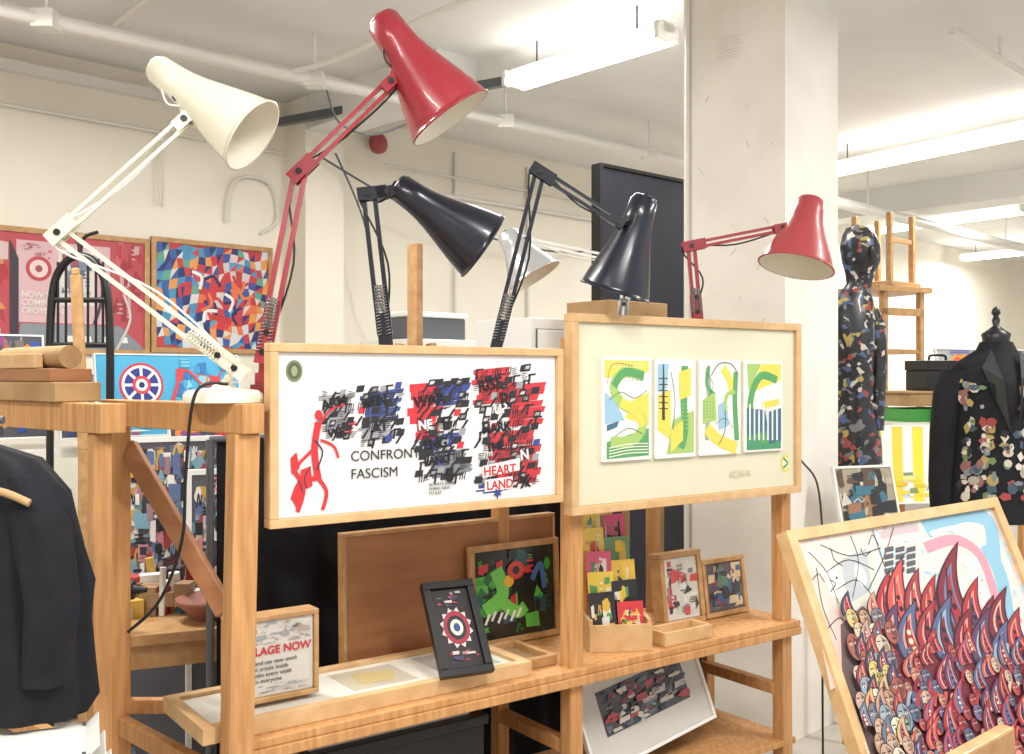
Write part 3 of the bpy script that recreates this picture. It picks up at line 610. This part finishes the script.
# ================================================================ LAMPS
def lamp(name,base,sh,el,wr,cap,mo,Rm,m,arm=None,base_kind='clamp',off=.02,rod=.0045,joint='black_plastic',cable='black_plastic'):
    arm=arm or m
    base=V(base);sh=V(sh);el=V(el);wr=V(wr);cap=V(cap);mo=V(mo); b=B(name,m)
    if base_kind=='disc':
        b.lathe(base,(0,0,1),[(0,.095),(.02,.095),(.03,.085),(.036,.03),(.05,.018)],32,True,True); b.cyl(base+V((0,0,.04)),sh,.011)
    else:
        b.box(base.x-.022,base.x+.022,base.y-.03,base.y+.03,base.z,base.z+.03); b.cyl(base+V((0,0,.03)),sh,.011); b.cyl(base+V((0,0,.03)),base+V((0,0,.06)),.018)
    vw=V((0,-1,0))
    def pair(p,q,o,rr):
        d=(q-p).normalized(); n=d.cross(vw).normalized()
        for k in (-.5,.5): b.use(arm); b.beam(p+n*o*k,q+n*o*k,rr*2,rr*2,vw)
        return n
    b.use(arm); d=(el-sh).normalized()
    for k in (-.014,.014): b.beam(sh-d*.03+vw*k,sh+d*.06+vw*k,.035,.003,vw)
    n=pair(sh,el,off,rod)
    b.use('steel' if m!='cream_enamel' else m)
    for k in (-1,0,1): b.spring(sh+n*.012*k+vw*.016*(1 if k else -1),sh+d*min(.14,(el-sh).length*.35)+n*.008*k+vw*.012,.006,16,.0016)
    b.use(joint)
    for p in (sh,sh+d*.05,el,wr): b.cyl(p-vw*.02,p+vw*.02,.008)
    b.use(arm)
    d2=(wr-el).normalized()
    for k in (-.014,.014): b.beam(el-d2*.03+vw*k,el+d2*.05+vw*k,.036,.003,vw); b.beam(wr-d2*.03+vw*k,wr+d2*.02+vw*k,.03,.003,vw)
    b.use(arm); pair(el,wr,off*.8,rod*.85)
    ax=mo-cap; Ln=ax.length; a=ax.normalized(); nk=cap+a*Ln*.2
    b.use(arm); b.cyl(wr,nk,.007); b.use(joint); b.cyl(nk-(nk-wr).normalized()*.055-vw*.02,nk-(nk-wr).normalized()*.055+vw*.02,.011)
    b.use(m)
    pr=[(0,.0005),(0,.20),(.012,.30),(.03,.34),(.05,.35),(.055,.385),(.24,.42),(.34,.46),(.46,.545),(.6,.67),(.74,.80),(.87,.91),(.96,.975),(1.0,1.0),(1.0,1.03),(1.012,1.03),(1.012,.985)]
    b.lathe(cap,a,[(t*Ln,r*Rm) for t,r in pr],48)
    b.use('white_inner'); pi=[(1.012,.985),(.96,.955),(.87,.89),(.74,.78),(.6,.65),(.46,.525),(.34,.44),(.24,.40),(.2,.001)]
    b.lathe(cap,a,[(t*Ln,r*Rm) for t,r in pi],48)
    b.use('white_plastic'); b.lathe(cap+a*Ln*.3,a,[(0,.014),(Ln*.15,.016),(Ln*.22,.028),(Ln*.33,.033),(Ln*.42,.026),(Ln*.46,.001)],18)
    b.use('black_plastic'); b.cyl(cap-a*.006,cap+a*.004,.008)
    sag=(cap+wr)/2-V((0,0,.03))
    b.use(cable); b.tube([cap+a*.02,sag+vw*.02,wr+n*.02,(wr+el)/2-V((0,0,.025)),el-d2*.03,(el+sh)/2+n*.03,sh+V((0,.02,0)),base+V((0,.02,.04))],.003,6)
    return b.done()
zr=H-.049
lamp('desk_lamp',(-.708,2.452,H-.062),S(236,368,2.43),S(60,233,2.40),S(186,120,2.43),S(153,66,2.46),S(252,135,2.43),.095,'cream_enamel',base_kind='disc',off=.03,rod=.005,cable='white_plastic')
lamp('desk_lamp.001',L(.04,.12,zr),S(264,352,2.54),S(300,172,2.58),S(392,82,2.6),S(379,16,2.61),S(450,117,2.63),.117,'red_enamel',off=.028,rod=.006)
lamp('desk_lamp.002',L(.39,.12,zr),S(385,335,2.74),S(369,194,2.75),S(388,192,2.76),S(395,184,2.77),S(482,246,2.83),.102,'navy_enamel',off=.03,rod=.006)
lamp('desk_lamp.003',L(.765,.12,zr),S(498,340,2.97),S(540,172,2.98),S(618,222,2.98),S(646,195,3.01),S(615,291,3.05),.108,'navy_enamel',off=.025,rod=.006)
lamp('desk_lamp.004',L(1.54,.42,zr),S(622,318,3.62),S(628,262,3.62),S(525,240,3.5),S(506,232,3.5),S(534,277,3.48),.10,'silver',arm='white_plastic',off=.02,rod=.005,cable='white_plastic')
lamp('desk_lamp.005',L(1.61,.12,zr),S(697,312,3.46),S(691,246,3.46),S(782,228,3.44),S(811,198,3.46),S(796,266,3.42),.126,'red_soft',arm='red_enamel',off=.022,rod=.006)
b=B('electrical_lead','black_plastic'); b.tube([S(228,384,2.38),S(196,392,2.34),S(186,470,2.34),(S(182,540,2.34)),S(160,600,2.36),S(128,632,2.38)],.004); b.done()
b=B('electrical_lead.001','black_plastic'); b.tube([S(800,330,3.75),S(790,390,3.78),S(796,450,3.75),S(816,480,3.7),S(822,525,3.6),S(822,560,3.6),V((1.12,3.6,.02))],.004); b.done()
# ================================================================ LEFT FOREGROUND
b=B('black_coat','black_cloth'); cx,cy=-1.045,2.08
b.loft([(cx,cy,H-.70,.15,.09),(cx,cy,H-.66,.175,.10),(cx-.01,cy,H-.5,.17,.10),(cx-.005,cy,H-.42,.175,.09),(cx-.015,cy,H-.35,.165,.095),(cx-.03,cy,H-.24,.15,.09),(cx-.06,cy,H-.17,.12,.075),(cx-.09,cy,H-.14,.06,.04)],80,.055,9)
b.loft([(cx+.10,cy-.06,H-.62,.045,.04),(cx+.12,cy-.07,H-.45,.05,.045),(cx+.09,cy-.05,H-.30,.055,.05),(cx+.03,cy-.02,H-.2,.05,.05)],32,.10,5)
b.loft([(cx-.05,cy-.09,H-.6,.05,.03),(cx-.06,cy-.1,H-.45,.06,.03),(cx-.04,cy-.09,H-.3,.05,.03)],32,.12,4)
b.use('cardboard'); b.tube([(cx-.08,cy-.1,H-.21),(cx+.03,cy-.105,H-.225),(cx+.09,cy-.1,H-.25)],.008)
b.use('steel'); b.tube([(cx-.08,cy,H-.14),(cx-.08,cy+.01,H-.1),(cx-.06,cy+.02,H-.08),(cx-.04,cy+.03,H-.10)],.003)
b.use('grey_metal'); b.cyl((cx-.3,cy+.015,H-.09),(cx-.02,cy+.015,H-.09),.008); b.cyl((cx-.3,cy+.015,0),(cx-.3,cy+.015,H-.08),.012)
b.done()
b=B('white_letter_trays','white_plastic'); b.M=Matrix.Translation((-.90,1.93,0))@Matrix.Rotation(.4,4,'Z')
for i in range(8):
    z=.83-.04*i; o=.012*(i%3); b.box(-.13+o,.07+o,-.08,.12,z,z+.003); b.beam((-.13+o,.02,z),(-.16+o,.02,z+.024),.2,.003); b.beam((.07+o,.02,z),(.095+o,.02,z+.024),.2,.003)
    for k in range(5): b.cyl((-.13+o+k*.05,-.082,z),(-.12+o+k*.05,-.10,z+.02),.0025,seg=6)
b.use('grey_metal')
for x in (-.12,.068):
    for y in (-.07,.11): b.cyl((x,y,0),(x,y,.84),.004)
b.done()
b=B('work_table','oak_frame'); b.M=Matrix.Translation((-.98,3.42,0))@Matrix.Rotation(.4,4,'Z'); b.box(-.45,.42,-.25,.25,.72,.755)
b.box(-.42,.39,-.22,-.19,.64,.72);b.box(-.42,.39,.19,.22,.64,.72)
for x in (-.41,.38):
    for y in (-.21,.21): b.box(x-.025,x+.025,y-.025,y+.025,0,.72)
b.done(.003)
b=B('terracotta_bowl','cardboard'); p=V((-1.0,3.28,.757)); b.use('paint',(150,96,84)); b.lathe(p,(0,0,1),[(0,.04),(.01,.045),(.05,.09),(.07,.1),(.066,.092),(.03,.05),(.015,.001)],24,True); b.done()
b=B('black_power_drill','black_plastic'); p=V((-1.34,3.12,.756)); b.cyl(p+V((0,0,.13)),p+V((.16,0,.13)),.03); b.cyl(p+V((.16,0,.13)),p+V((.2,0,.13)),.018,.008); b.beam(p+V((.03,0,.11)),p+V((.01,0,.03)),.04,.035); b.box(p.x-.04,p.x+.06,p.y-.03,p.y+.03,p.z,p.z+.035); b.use('green_plastic'); b.cyl(p+V((.04,0,.13)),p+V((.08,0,.13)),.032); b.done(.003)
b=B('craft_supplies_pile','paint'); R=random.Random(15)
for i in range(80):
    x=R.uniform(-.4,.36);y=R.uniform(-.02,.2); b.M=Matrix.Translation((-.98,3.42,.756))@Matrix.Rotation(.4,4,'Z')@Matrix.Translation((x,y,R.choice((0,0,.03))))@Matrix.Rotation(R.uniform(0,3),4,'Z')
    b.use('paint',R.choice([(210,208,202),(220,218,214),(60,60,66),(150,120,90),(60,110,150),(180,60,60),(205,170,80),(30,30,34)]))
    if i%3: b.box(-R.uniform(.02,.06),.03,-.02,.03,0,R.uniform(.01,.10))
    else: b.cyl((0,0,0),(R.uniform(-.03,.03),0,R.uniform(.06,.18)),R.uniform(.006,.024))
b.done()
b=B('scrap_material_pile','paint'); R=random.Random(5)
for i in range(90):
    x=R.uniform(-2.4,-1.0);y=R.uniform(4.4,5.2); b.M=Matrix.Translation((x,y,R.uniform(.0,.12)))@Matrix.Rotation(R.uniform(0,3),4,'Z')
    b.use('paint',R.choice([(210,208,202),(190,190,190),(60,60,64),(150,120,90),(220,218,214),(170,60,60)])); a=R.uniform(.04,.14); b.box(-a,a,-a*.6,a*.6,0,R.uniform(.01,.1))
b.done()
# ================================================================ LARGE LEANING PAINTING
TL=S(783,532,2.5); TR=S(994,498,2.86)
slope=(TR-TL)
Wd=slope.length; Rn=slope.normalized(); horiz=V((Rn.x,Rn.y,0)).normalized(); nb=V((-horiz.y,horiz.x,0))
U_=V((0,0,1))*math.cos(.42)+nb*math.sin(.42); U_=(U_-Rn*U_.dot(Rn)).normalized()
hh=.90; BLp=TL-U_*hh
b=B('framed_mask_painting','pine_light'); b.M=PM(BLp,Rn,U_); w=Wd;h=hh
picframe(b,w,h,.028,.03,'pine_light',(210,204,196),.012)
b.use('painting_ground'); b.box(.028,w-.028,.028,h-.028,0,.001)
R=random.Random(31)
FW=.029
def inn(x,y): return (min(max(x,FW),w-FW),min(max(y,FW),h-FW))
REDS=[(164,46,52),(148,40,50),(186,74,70),(118,34,50),(164,64,84),(90,58,92),(80,92,128),(180,90,68),(150,50,58)]
LT_=[(206,136,118),(196,166,150),(140,160,180),(216,136,126),(96,112,146)]
zc=[.0023]
def Z_(): zc[0]+=.000015; return zc[0]
def fin(x,y,hg,wd,bend,c):
    # a curved, hooked hood: broad base, leading edge convex, tip swept to the right
    def shape(k,t1=1.0,off=0):
        L_=[];Rr=[]
        for i in range(13):
            t=i/12*t1; cxx=x+off+bend*(t**2.2)*1.3-bend*.35*math.sin(t*3.1); ww=wd*k*max(0,(1-(t/t1)**2.2))**.85*.5+.0005; yy=y+hg*t
            L_.append(inn(cxx-ww*1.1,yy)); Rr.append(inn(cxx+ww*.75,yy))
        return L_+Rr[::-1]
    b.use('paint',(46,20,36)); b.poly(shape(1.14,1.04),Z_()); b.use('paint',c); b.poly(shape(.94),Z_())
    b.use('paint',R.choice(LT_)); b.poly(shape(.56,.80),Z_()); b.use('paint',R.choice(REDS)); b.poly(shape(.40,.70),Z_())
    b.use('paint',R.choice([(46,20,36),(46,20,36),(214,196,170)])); z=Z_()
    for i in range(3):
        t=.12+i*.17; xx=x+bend*(t**2.2)*1.3-bend*.35*math.sin(t*3.1); b.disc(xx,y+hg*t,wd*.11*(1-t*.6),wd*.11*(1-t*.6),z,8)
    b.use('paint',(30,22,40)); b.stroke([(x-wd*.3,y+hg*.05),(x-wd*.22,y+hg*.4),(x+bend*.2,y+hg*.75)],wd*.05,Z_(),raw=True) if x-wd*.4>FW and x+bend+wd<w-FW and y+hg<h-FW else None
def face(x,y,r,c,wide=1.4):
    ry=r*wide
    if y-ry<FW+.003 or x-r<FW or x+r>w-FW: return
    b.use('paint',(46,26,40)); b.disc(x,y,r*1.12,ry*1.08,Z_(),14); b.use('paint',c); b.disc(x,y,r,ry,Z_(),14)
    c2=tuple(int(v*.72) for v in c); b.use('paint',c2); b.poly([(x+r*.1,y+ry*.9),(x+r*.8,y+ry*.4),(x+r*.85,y-ry*.3),(x+r*.2,y-ry*.95)],Z_())
    b.use('paint',(226,220,210)); z=Z_()
    for k in (-1,1): b.poly([(x+k*r*.42-r*.3,y+ry*.2),(x+k*r*.42,y+ry*.32),(x+k*r*.42+r*.3,y+ry*.2),(x+k*r*.42,y+ry*.1)],z)
    b.use('paint',(24,20,28)); z=Z_()
    for k in (-1,1): b.disc(x+k*r*.42,y+ry*.2,r*.12,ry*.08,z,6); b.poly([(x+k*r*.42-r*.3,y+ry*.42),(x+k*r*.42+r*.3,y+ry*.42),(x+k*r*.42+r*.25,y+ry*.5),(x+k*r*.42-r*.25,y+ry*.5)],z)
    b.poly([(x-r*.1,y-ry*.2),(x+r*.16,y-ry*.2),(x+r*.04,y+ry*.2)],z)
    b.use('paint',R.choice([(160,40,50),(40,24,30)])); b.poly([(x-r*.36,y-ry*.5),(x,y-ry*.42),(x+r*.36,y-ry*.5),(x,y-ry*.66)],Z_())
b.use('paint',(130,176,198)); b.stroke([(925,530),(960,514),(988,522),(994,560)],.05,.0012); b.stroke([(985,545),(1000,575),(1008,620)],.05,.0013)
b.use('paint',(212,140,156)); b.stroke([(925,548),(955,540),(980,556),(996,600)],.03,.0015); b.use('paint',(232,228,222)); b.stroke([(930,534),(955,528),(975,538)],.012,.0017); b.stroke([(960,560),(978,580),(984,610)],.01,.0018)
b.use('paint',(206,200,190)); b.pq([(800,548),(870,528),(880,590),(822,640)],.0013); b.use('paint',(216,186,178)); b.pq([(816,620),(850,600),(852,680),(830,690)],.0014)
b.use('paint',(170,176,180)); b.pq([(840,560),(866,548),(872,590),(848,604)],.00145)
b.use('paint',(210,190,180)); b.stroke([(806,570),(824,590),(836,640)],.03,.00148); b.use('paint',(190,170,176)); b.stroke([(880,536),(900,530),(918,528)],.02,.00149)
b.use('paint',(60,56,62))
for q in (((808,552),(826,572),(838,604)),((820,545),(850,556),(880,548)),((850,536),(858,562),(852,598)),((872,530),(882,560),(892,590)),((893,528),(884,556),(868,590)),((826,572),(848,560),(874,570)),((816,568),(822,606),(836,640)),((836,590),(856,580),(872,596)),((868,545),(872,535),(878,545)),((896,580),(900,560),(910,548)),((826,630),(840,618),(850,636)),((842,606),(860,612),(876,604)),((830,548),(834,560),(842,566)),((812,580),(818,574),(824,582)),((860,548),(864,556),(870,552))):
    b.stroke(q,.0026,.002)
b.use('paint',(226,220,212)); x,y=b.pp(833,583); b.disc(x,y,.026,.038,.0019); x,y=b.pp(860,575); b.disc(x,y,.018,.028,.0019)
b.use('paint',(60,56,62)); b.stroke([(829,580),(835,584),(830,592)],.003,.0021); x,y=b.pp(836,578); b.disc(x,y,.004,.004,.0021,8)
b.use('paint',(78,82,90))
for i in range(3):
    for j in range(4): b.pq([(884+i*11,548+j*7),(893+i*11,546+j*7),(893+i*11,551+j*7),(884+i*11,553+j*7)],.0021)
b.use('paint',(104,38,50)); b.poly([inn(*b.pp(*p)) for p in [(872,800),(866,660),(884,625),(905,612),(950,610),(1000,622),(1030,640),(1060,800)]],.00212)
b.use('paint',(110,92,92)); b.poly([inn(*b.pp(*p)) for p in [(848,800),(838,680),(840,625),(862,606),(884,625),(890,800)]],.00208)
FN=[(896,630,54,24,9),(910,628,66,26,12),(924,624,52,24,10),(938,622,44,22,10),(950,618,40,22,10),(966,630,84,32,18),(982,632,52,26,12),(996,638,40,24,10),(1008,640,50,28,14),(1022,650,40,24,10),(900,654,46,26,10),(918,656,50,28,12),(936,650,46,26,12),(954,656,56,30,14),(974,656,46,28,12),(992,664,52,30,14),(1010,670,46,28,12)]
for (px,py,hp,wp,bp) in FN:
    x,y=b.pp(px,py); fin(x,y,hp*.0026,wp*.0032,bp*.0036,R.choice(REDS))
for row in range(12):
    py=652+row*12; n=12
    for i in range(n):
        px=880+160*(i+.5*(row%2)+R.uniform(-.25,.25))/n+row*1.5
        x,y=b.pp(px,py)
        if x>w-.05 or y<.05: continue
        k=R.random()
        if k<.40: fin(x,y,R.uniform(.05,.085),R.uniform(.036,.05),R.uniform(.01,.04),R.choice(REDS))
        elif k<.55:
            b.use('paint',R.choice(REDS+LT_)); q=R.uniform(.02,.035)
            b.stroke([inn(x-q,y-q*.4),inn(x-q*.2,y+q*.6),inn(x+q*.4,y-q*.3),inn(x+q,y+q*.5)],.010,Z_(),raw=True)
        if k>.30: face(x+.006,y-.004,R.uniform(.010,.017),R.choice([(170,74,70),(150,50,56),(180,120,104),(104,96,128),(186,160,140),(132,44,54),(150,60,66),(84,92,120)]),R.uniform(1.2,1.6))
for row in range(11):
    py=620+row*14
    for i in range(3):
        px=847+row*2.0+42*(i+.5*(row%2)+R.uniform(-.2,.2))/3
        x,y=b.pp(px,py)
        if y<.05: continue
        if R.random()<.6: fin(x,y+.01,.055,.04,.012,R.choice([(190,160,100),(90,110,130),(140,60,60),(60,60,80),(170,140,120)]))
        face(x,y,R.uniform(.015,.022),R.choice([(192,172,152),(170,134,108),(134,146,158),(206,196,178),(150,84,72),(196,174,108),(110,108,120),(180,150,130)]),R.uniform(1.25,1.6))
b.done(.003)
b=B('wooden_easel','pine_light')
b.beam(BLp-Rn*.03-U_*.022,BLp+Rn*(w+.03)-U_*.022,.07,.03)
bk=-(Rn.cross(U_)).normalized()
for f in (.15,.85):
    p=BLp+Rn*(w*f)+bk*.055; top=p+U_*.6; d=(top-p).normalized(); t=p.z/max(.01,d.z); b.beam(p-d*t,top,.035,.03)
p=BLp+Rn*(w*.5)+bk*.075+U_*.5; b.beam(p,(p.x+nb.x*.35,p.y+nb.y*.35,0),.035,.03); b.beam(BLp+Rn*(w*.1)+bk*.09+U_*.5,BLp+Rn*(w*.9)+bk*.09+U_*.5,.03,.03)
b.done(.003)
b=B('wooden_chair','oak_frame'); b.M=Matrix.Translation((.84,1.80,0))@Matrix.Rotation(.62,4,'Z')
b.box(-.19,.19,-.36,.02,.42,.45)
for x in (-.17,.17):
    b.beam((x,-.34,0),(x,-.33,.42),.035,.035); b.beam((x,.0,0),(x,.02,.42),.035,.035); b.beam((x,.02,.42),(x,.05,.80),.035,.03)
b.beam((-.2,.052,.80),(.2,.052,.835),.03,.07); b.beam((-.17,.035,.6),(.17,.035,.6),.02,.05); b.box(-.15,.15,-.345,-.325,.2,.23); b.done(.005)
# ================================================================ MANNEQUINS
b=B('collage_mannequin','collage_dark'); c=S(858,300,4.9); X,Y=c.x+.005,c.y
zz=lambda py:H+(377-py)/1000*Y
b.loft([(X,Y,zz(500),.10,.09),(X-.02,Y,zz(470),.13,.12),(X-.02,Y,zz(440),.125,.11),(X-.03,Y,zz(405),.10,.09),(X-.03,Y,zz(370),.10,.095),(X-.045,Y,zz(340),.12,.11),(X-.05,Y,zz(318),.135,.10),(X-.05,Y,zz(302),.12,.08),(X-.02,Y,zz(292),.075,.06),(X+.0,Y,zz(284),.06,.055),(X+.005,Y,zz(274),.07,.065),(X+.01,Y,zz(262),.09,.09),(X+.005,Y,zz(248),.095,.10),(X+.0,Y,zz(236),.08,.09),(X-.01,Y,zz(228),.05,.06),(X-.01,Y,zz(225),.01,.01)],32)
b.loft([(X+.08,Y-.03,zz(430),.03,.03),(X+.085,Y-.02,zz(400),.035,.035),(X+.095,Y,zz(360),.04,.045),(X+.08,Y,zz(325),.05,.05),(X+.05,Y,zz(308),.04,.04)],20)
b.loft([(X+.03,Y-.085,zz(262),.012,.012),(X+.03,Y-.1,zz(256),.016,.016),(X+.025,Y-.095,zz(248),.008,.01)],10)
b.use('black_plastic'); b.cyl((X,Y,zz(500)),(X,Y,.03),.025); b.lathe((X,Y,0),(0,0,1),[(0,.2),(.02,.2),(.03,.03)],28,True,True); b.done()
b=B('jacket_dress_form','black_cloth'); X,Y=S(996,300,3.6).x,3.6
b.use('black_plastic'); b.lathe((X,Y,zz(348)),(0,0,1),[(0,.05),(.03,.045),(.05,.05),(.065,.03),(.08,.01),(.1,.014),(.115,.008),(.125,.016),(.14,.012),(.15,.001)],24)
b.use('black_cloth')
b.loft([(X-.005,Y,zz(520),.20,.13),(X-.01,Y,zz(490),.185,.125),(X-.01,Y,zz(455),.155,.11),(X-.01,Y,zz(430),.15,.105),(X-.005,Y,zz(405),.165,.12),(X,Y,zz(385),.175,.115),(X,Y,zz(370),.165,.09),(X,Y,zz(360),.13,.07),(X,Y,zz(350),.07,.055),(X,Y,zz(342),.055,.05)],36,.012,9)
for k in (-1,1): b.loft([(X+k*.21,Y-.03,zz(525),.035,.04),(X+k*.205,Y-.01,zz(480),.04,.05),(X+k*.19,Y,zz(430),.045,.055),(X+k*.17,Y,zz(390),.05,.06),(X+k*.145,Y,zz(370),.045,.06)],20,.04,4)
R=random.Random(17)
b.M=Matrix.Translation((X,Y,0))
for k in (-1,1): b.use('black_plastic'); b.add([(k*.05,-.07,zz(350)),(k*.09,-.085,zz(368)),(k*.07,-.125,zz(395)),(k*.015,-.138,zz(430)),(k*.03,-.12,zz(380))],[(0,1,2,3,4)])
secs=[(zz(500),.188,.127),(zz(455),.155,.11),(zz(430),.15,.105),(zz(405),.165,.12),(zz(385),.175,.115),(zz(372),.166,.092)]
def surf(z,a):
    for i in range(len(secs)-1):
        if secs[i][0]<=z<=secs[i+1][0]+1e-6:
            t=(z-secs[i][0])/(secs[i+1][0]-secs[i][0]); rx=secs[i][1]*(1-t)+secs[i+1][1]*t; ry=secs[i][2]*(1-t)+secs[i+1][2]*t; break
    return V((rx*1.03*math.cos(a)-.008,ry*1.03*math.sin(a),z))
for i in range(190):
    z=R.uniform(secs[0][0]+.02,secs[-1][0]-.03); a=R.choice((R.uniform(3.7,4.4),R.uniform(4.6,5.5)))
    if 4.2<a<4.9 and z>zz(420): continue
    b.use('paint',R.choice([(190,182,166),(150,60,60),(160,140,80),(110,118,128),(200,192,182),(130,86,78),(54,74,90),(30,30,36),(96,120,76),(160,150,140)]))
    k=1.003+.0008*(i%20); ca=a; ra=R.uniform(.05,.13); rz=R.uniform(.008,.022); n=R.choice((4,5,8))
    o=R.uniform(0,6); q=[]
    for j in range(n):
        zz_=min(max(z+rz*math.sin(o+j*6.283/n),secs[0][0]),secs[-1][0]); q.append(surf(zz_,ca+ra*math.cos(o+j*6.283/n)))
    b.add([V((p.x*k,p.y*k,p.z)) for p in q],[tuple(range(n))])
b.M=Matrix.Identity(4); b.use('pine'); b.cyl((X,Y,.05),(X,Y,zz(518)),.02); b.lathe((X,Y,0),(0,0,1),[(0,.18),(.03,.18),(.05,.04)],28,True,True); b.done()
# ================================================================ RIGHT BACKGROUND
TM=Matrix.Translation((2.8,6.2,0))@Matrix.Rotation(.3,4,'Z')
b=B('display_table','table_white'); b.M=TM
tz=H-.26; b.box(-.75,1.3,-.3,.3,tz-.04,tz); b.use('pine')
for x in (-.7,1.25):
    for y in (-.27,.27): b.box(x-.03,x+.03,y-.03,y+.03,0,tz-.04)
b.use('table_white'); b.box(-.7,1.25,.0,.02,.2,tz-.04); b.done(.004)
def loc(x,y,z): return TM@V((x,y,z))
b=B('green_storage_crate','green_plastic'); b.M=Matrix.Translation(loc(-.38,-.1,tz))@Matrix.Rotation(.3,4,'Z')
for z in (0,.09):
    b.use('green_plastic' if z==0 else 'cardboard'); b.box(-.25,.25,-.18,.18,z,z+.01)
    for q in ((-.25,.25,-.18,-.17),(-.25,.25,.17,.18),(-.25,-.24,-.17,.17),(.24,.25,-.17,.17)): b.box(*q,z+.01,z+.075)
    b.box(-.265,.265,-.195,.195,z+.075,z+.088) if z else None
b.done(.002)
b=B('black_toolbox','black_plastic'); b.M=Matrix.Translation(loc(-.28,-.1,tz+.179))@Matrix.Rotation(.3,4,'Z'); b.box(-.15,.15,-.1,.1,0,.12); b.box(-.155,.155,-.105,.105,.12,.18); b.tube([(-.06,0,.18),(-.05,0,.21),(.05,0,.21),(.06,0,.18)],.008); b.done(.006)
b=B('wooden_stool','oak_frame'); b.M=Matrix.Translation((2.6,7.0,0))@Matrix.Rotation(.5,4,'Z'); 
z0=H+.16; 
for x in (-.18,.18):
    for y in (-.16,.16): b.box(x-.02,x+.02,y-.02,y+.02,0,z0+.42); 
b.box(-.26,.26,-.2,.2,z0+.42,z0+.46); b.box(-.2,.2,-.17,.17,z0,z0+.03); b.box(-.2,.2,-.18,-.15,z0+.26,z0+.31)
b.done(.003)
b=B('wooden_stool.001','oak_frame'); b.M=Matrix.Translation((2.6,7.0,z0+.462))@Matrix.Rotation(.7,4,'Z')
b.box(-.2,.2,-.17,.17,0,.03)
for x in (-.15,.15):
    for y in (-.13,.13): b.box(x-.018,x+.018,y-.018,y+.018,.03,.5)
b.box(-.15,.15,-.14,-.12,.3,.33); b.done(.003)
def stander(name,px0,px1,pyt,pyb,d,bg,pal,seed,n=30,ang=.2,lean=.25,fw=.01,stripes=None):
    b,w,h=leaner(name,px0,px1,pyt,pyb,d,bg,ang,'white_plastic',fw,lean)
    if stripes:
        for i in range(7):
            b.use('paint',stripes[i%len(stripes)]); x=fw+(w-2*fw)*i/7; b.poly([(x,fw),(x+(w-2*fw)/9,fw),(min(w-fw,x+(w-2*fw)/4),h-fw),(min(w-fw,x+(w-2*fw)/9),h-fw)],.001+i*.0001)
        b.collage(fw,fw,w-fw,h*.4,n,pal,seed,.003,.06,.2)
    else: b.collage(fw,fw,w-fw,h-fw,n,pal,seed,.001,.08,.3)
    b.use('pine'); M=b.M; P=M@V((w/2,h*.7,-.02)); Q=V((P.x,P.y+.12,0)); b.M=Matrix.Identity(4); b.beam(P,Q,.03,.02)
    for x in (.1,.9):
        q=M@V((w*x,.0,-.01)); b.beam((q.x,q.y,0),q,.03,.02)
    return b.done()
YP=[(230,210,60),(235,225,120),(230,230,226),(220,190,40),(170,200,215),(130,150,90)]
stander('yellow_striped_painting',872,948,424,505,5.3,(232,228,164),YP,101,stripes=[(238,220,60),(236,236,230),(232,208,70),(226,230,234)])
stander('white_striped_painting',950,1030,395,470,5.6,(216,216,214),[(216,216,214),(190,196,200),(120,170,120),(230,230,226)],102)
stander('collage_board',842,902,466,530,4.2,(160,150,130),[(90,70,60),(180,170,150),(60,110,130),(150,110,80),(200,195,185),(40,40,44)],103,70,ang=.35)
stander('colourful_banner',950,1060,345,420,7.0,(150,150,150),PAL,105,60,ang=.5)
b=B('roof_cable_tray','pipe_paint'); b.cyl((2.2,5.0,CE-.12),(6.8,9.5,CE-.12),.02); b.cyl((2.6,8.4,CE-.35),(8.5,14.1,CE-.35),.05)
for t in (.1,.5,.9): b.cyl((2.6+5.9*t,8.4+5.7*t,CE-.35),(2.6+5.9*t,8.4+5.7*t,CE),.01); b.cyl((2.2+4.6*t,5+4.5*t,CE-.12),(2.2+4.6*t,5+4.5*t,CE),.01)
b.done()
# ================================================================ WORLD / CAMERA
wd=bpy.data.worlds.new('World'); sc.world=wd; wd.use_nodes=True
wd.node_tree.nodes['Background'].inputs['Color'].default_value=(1,.98,.945,1); wd.node_tree.nodes['Background'].inputs['Strength'].default_value=1.0
cam=bpy.data.cameras.new('Camera'); cam.sensor_width=36; cam.lens=36*1000/1024; co=bpy.data.objects.new('Camera',cam); sc.collection.objects.link(co)
co.location=(0,0,H); co.rotation_euler=(math.pi/2,0,0); cam.clip_start=.05; sc.camera=co
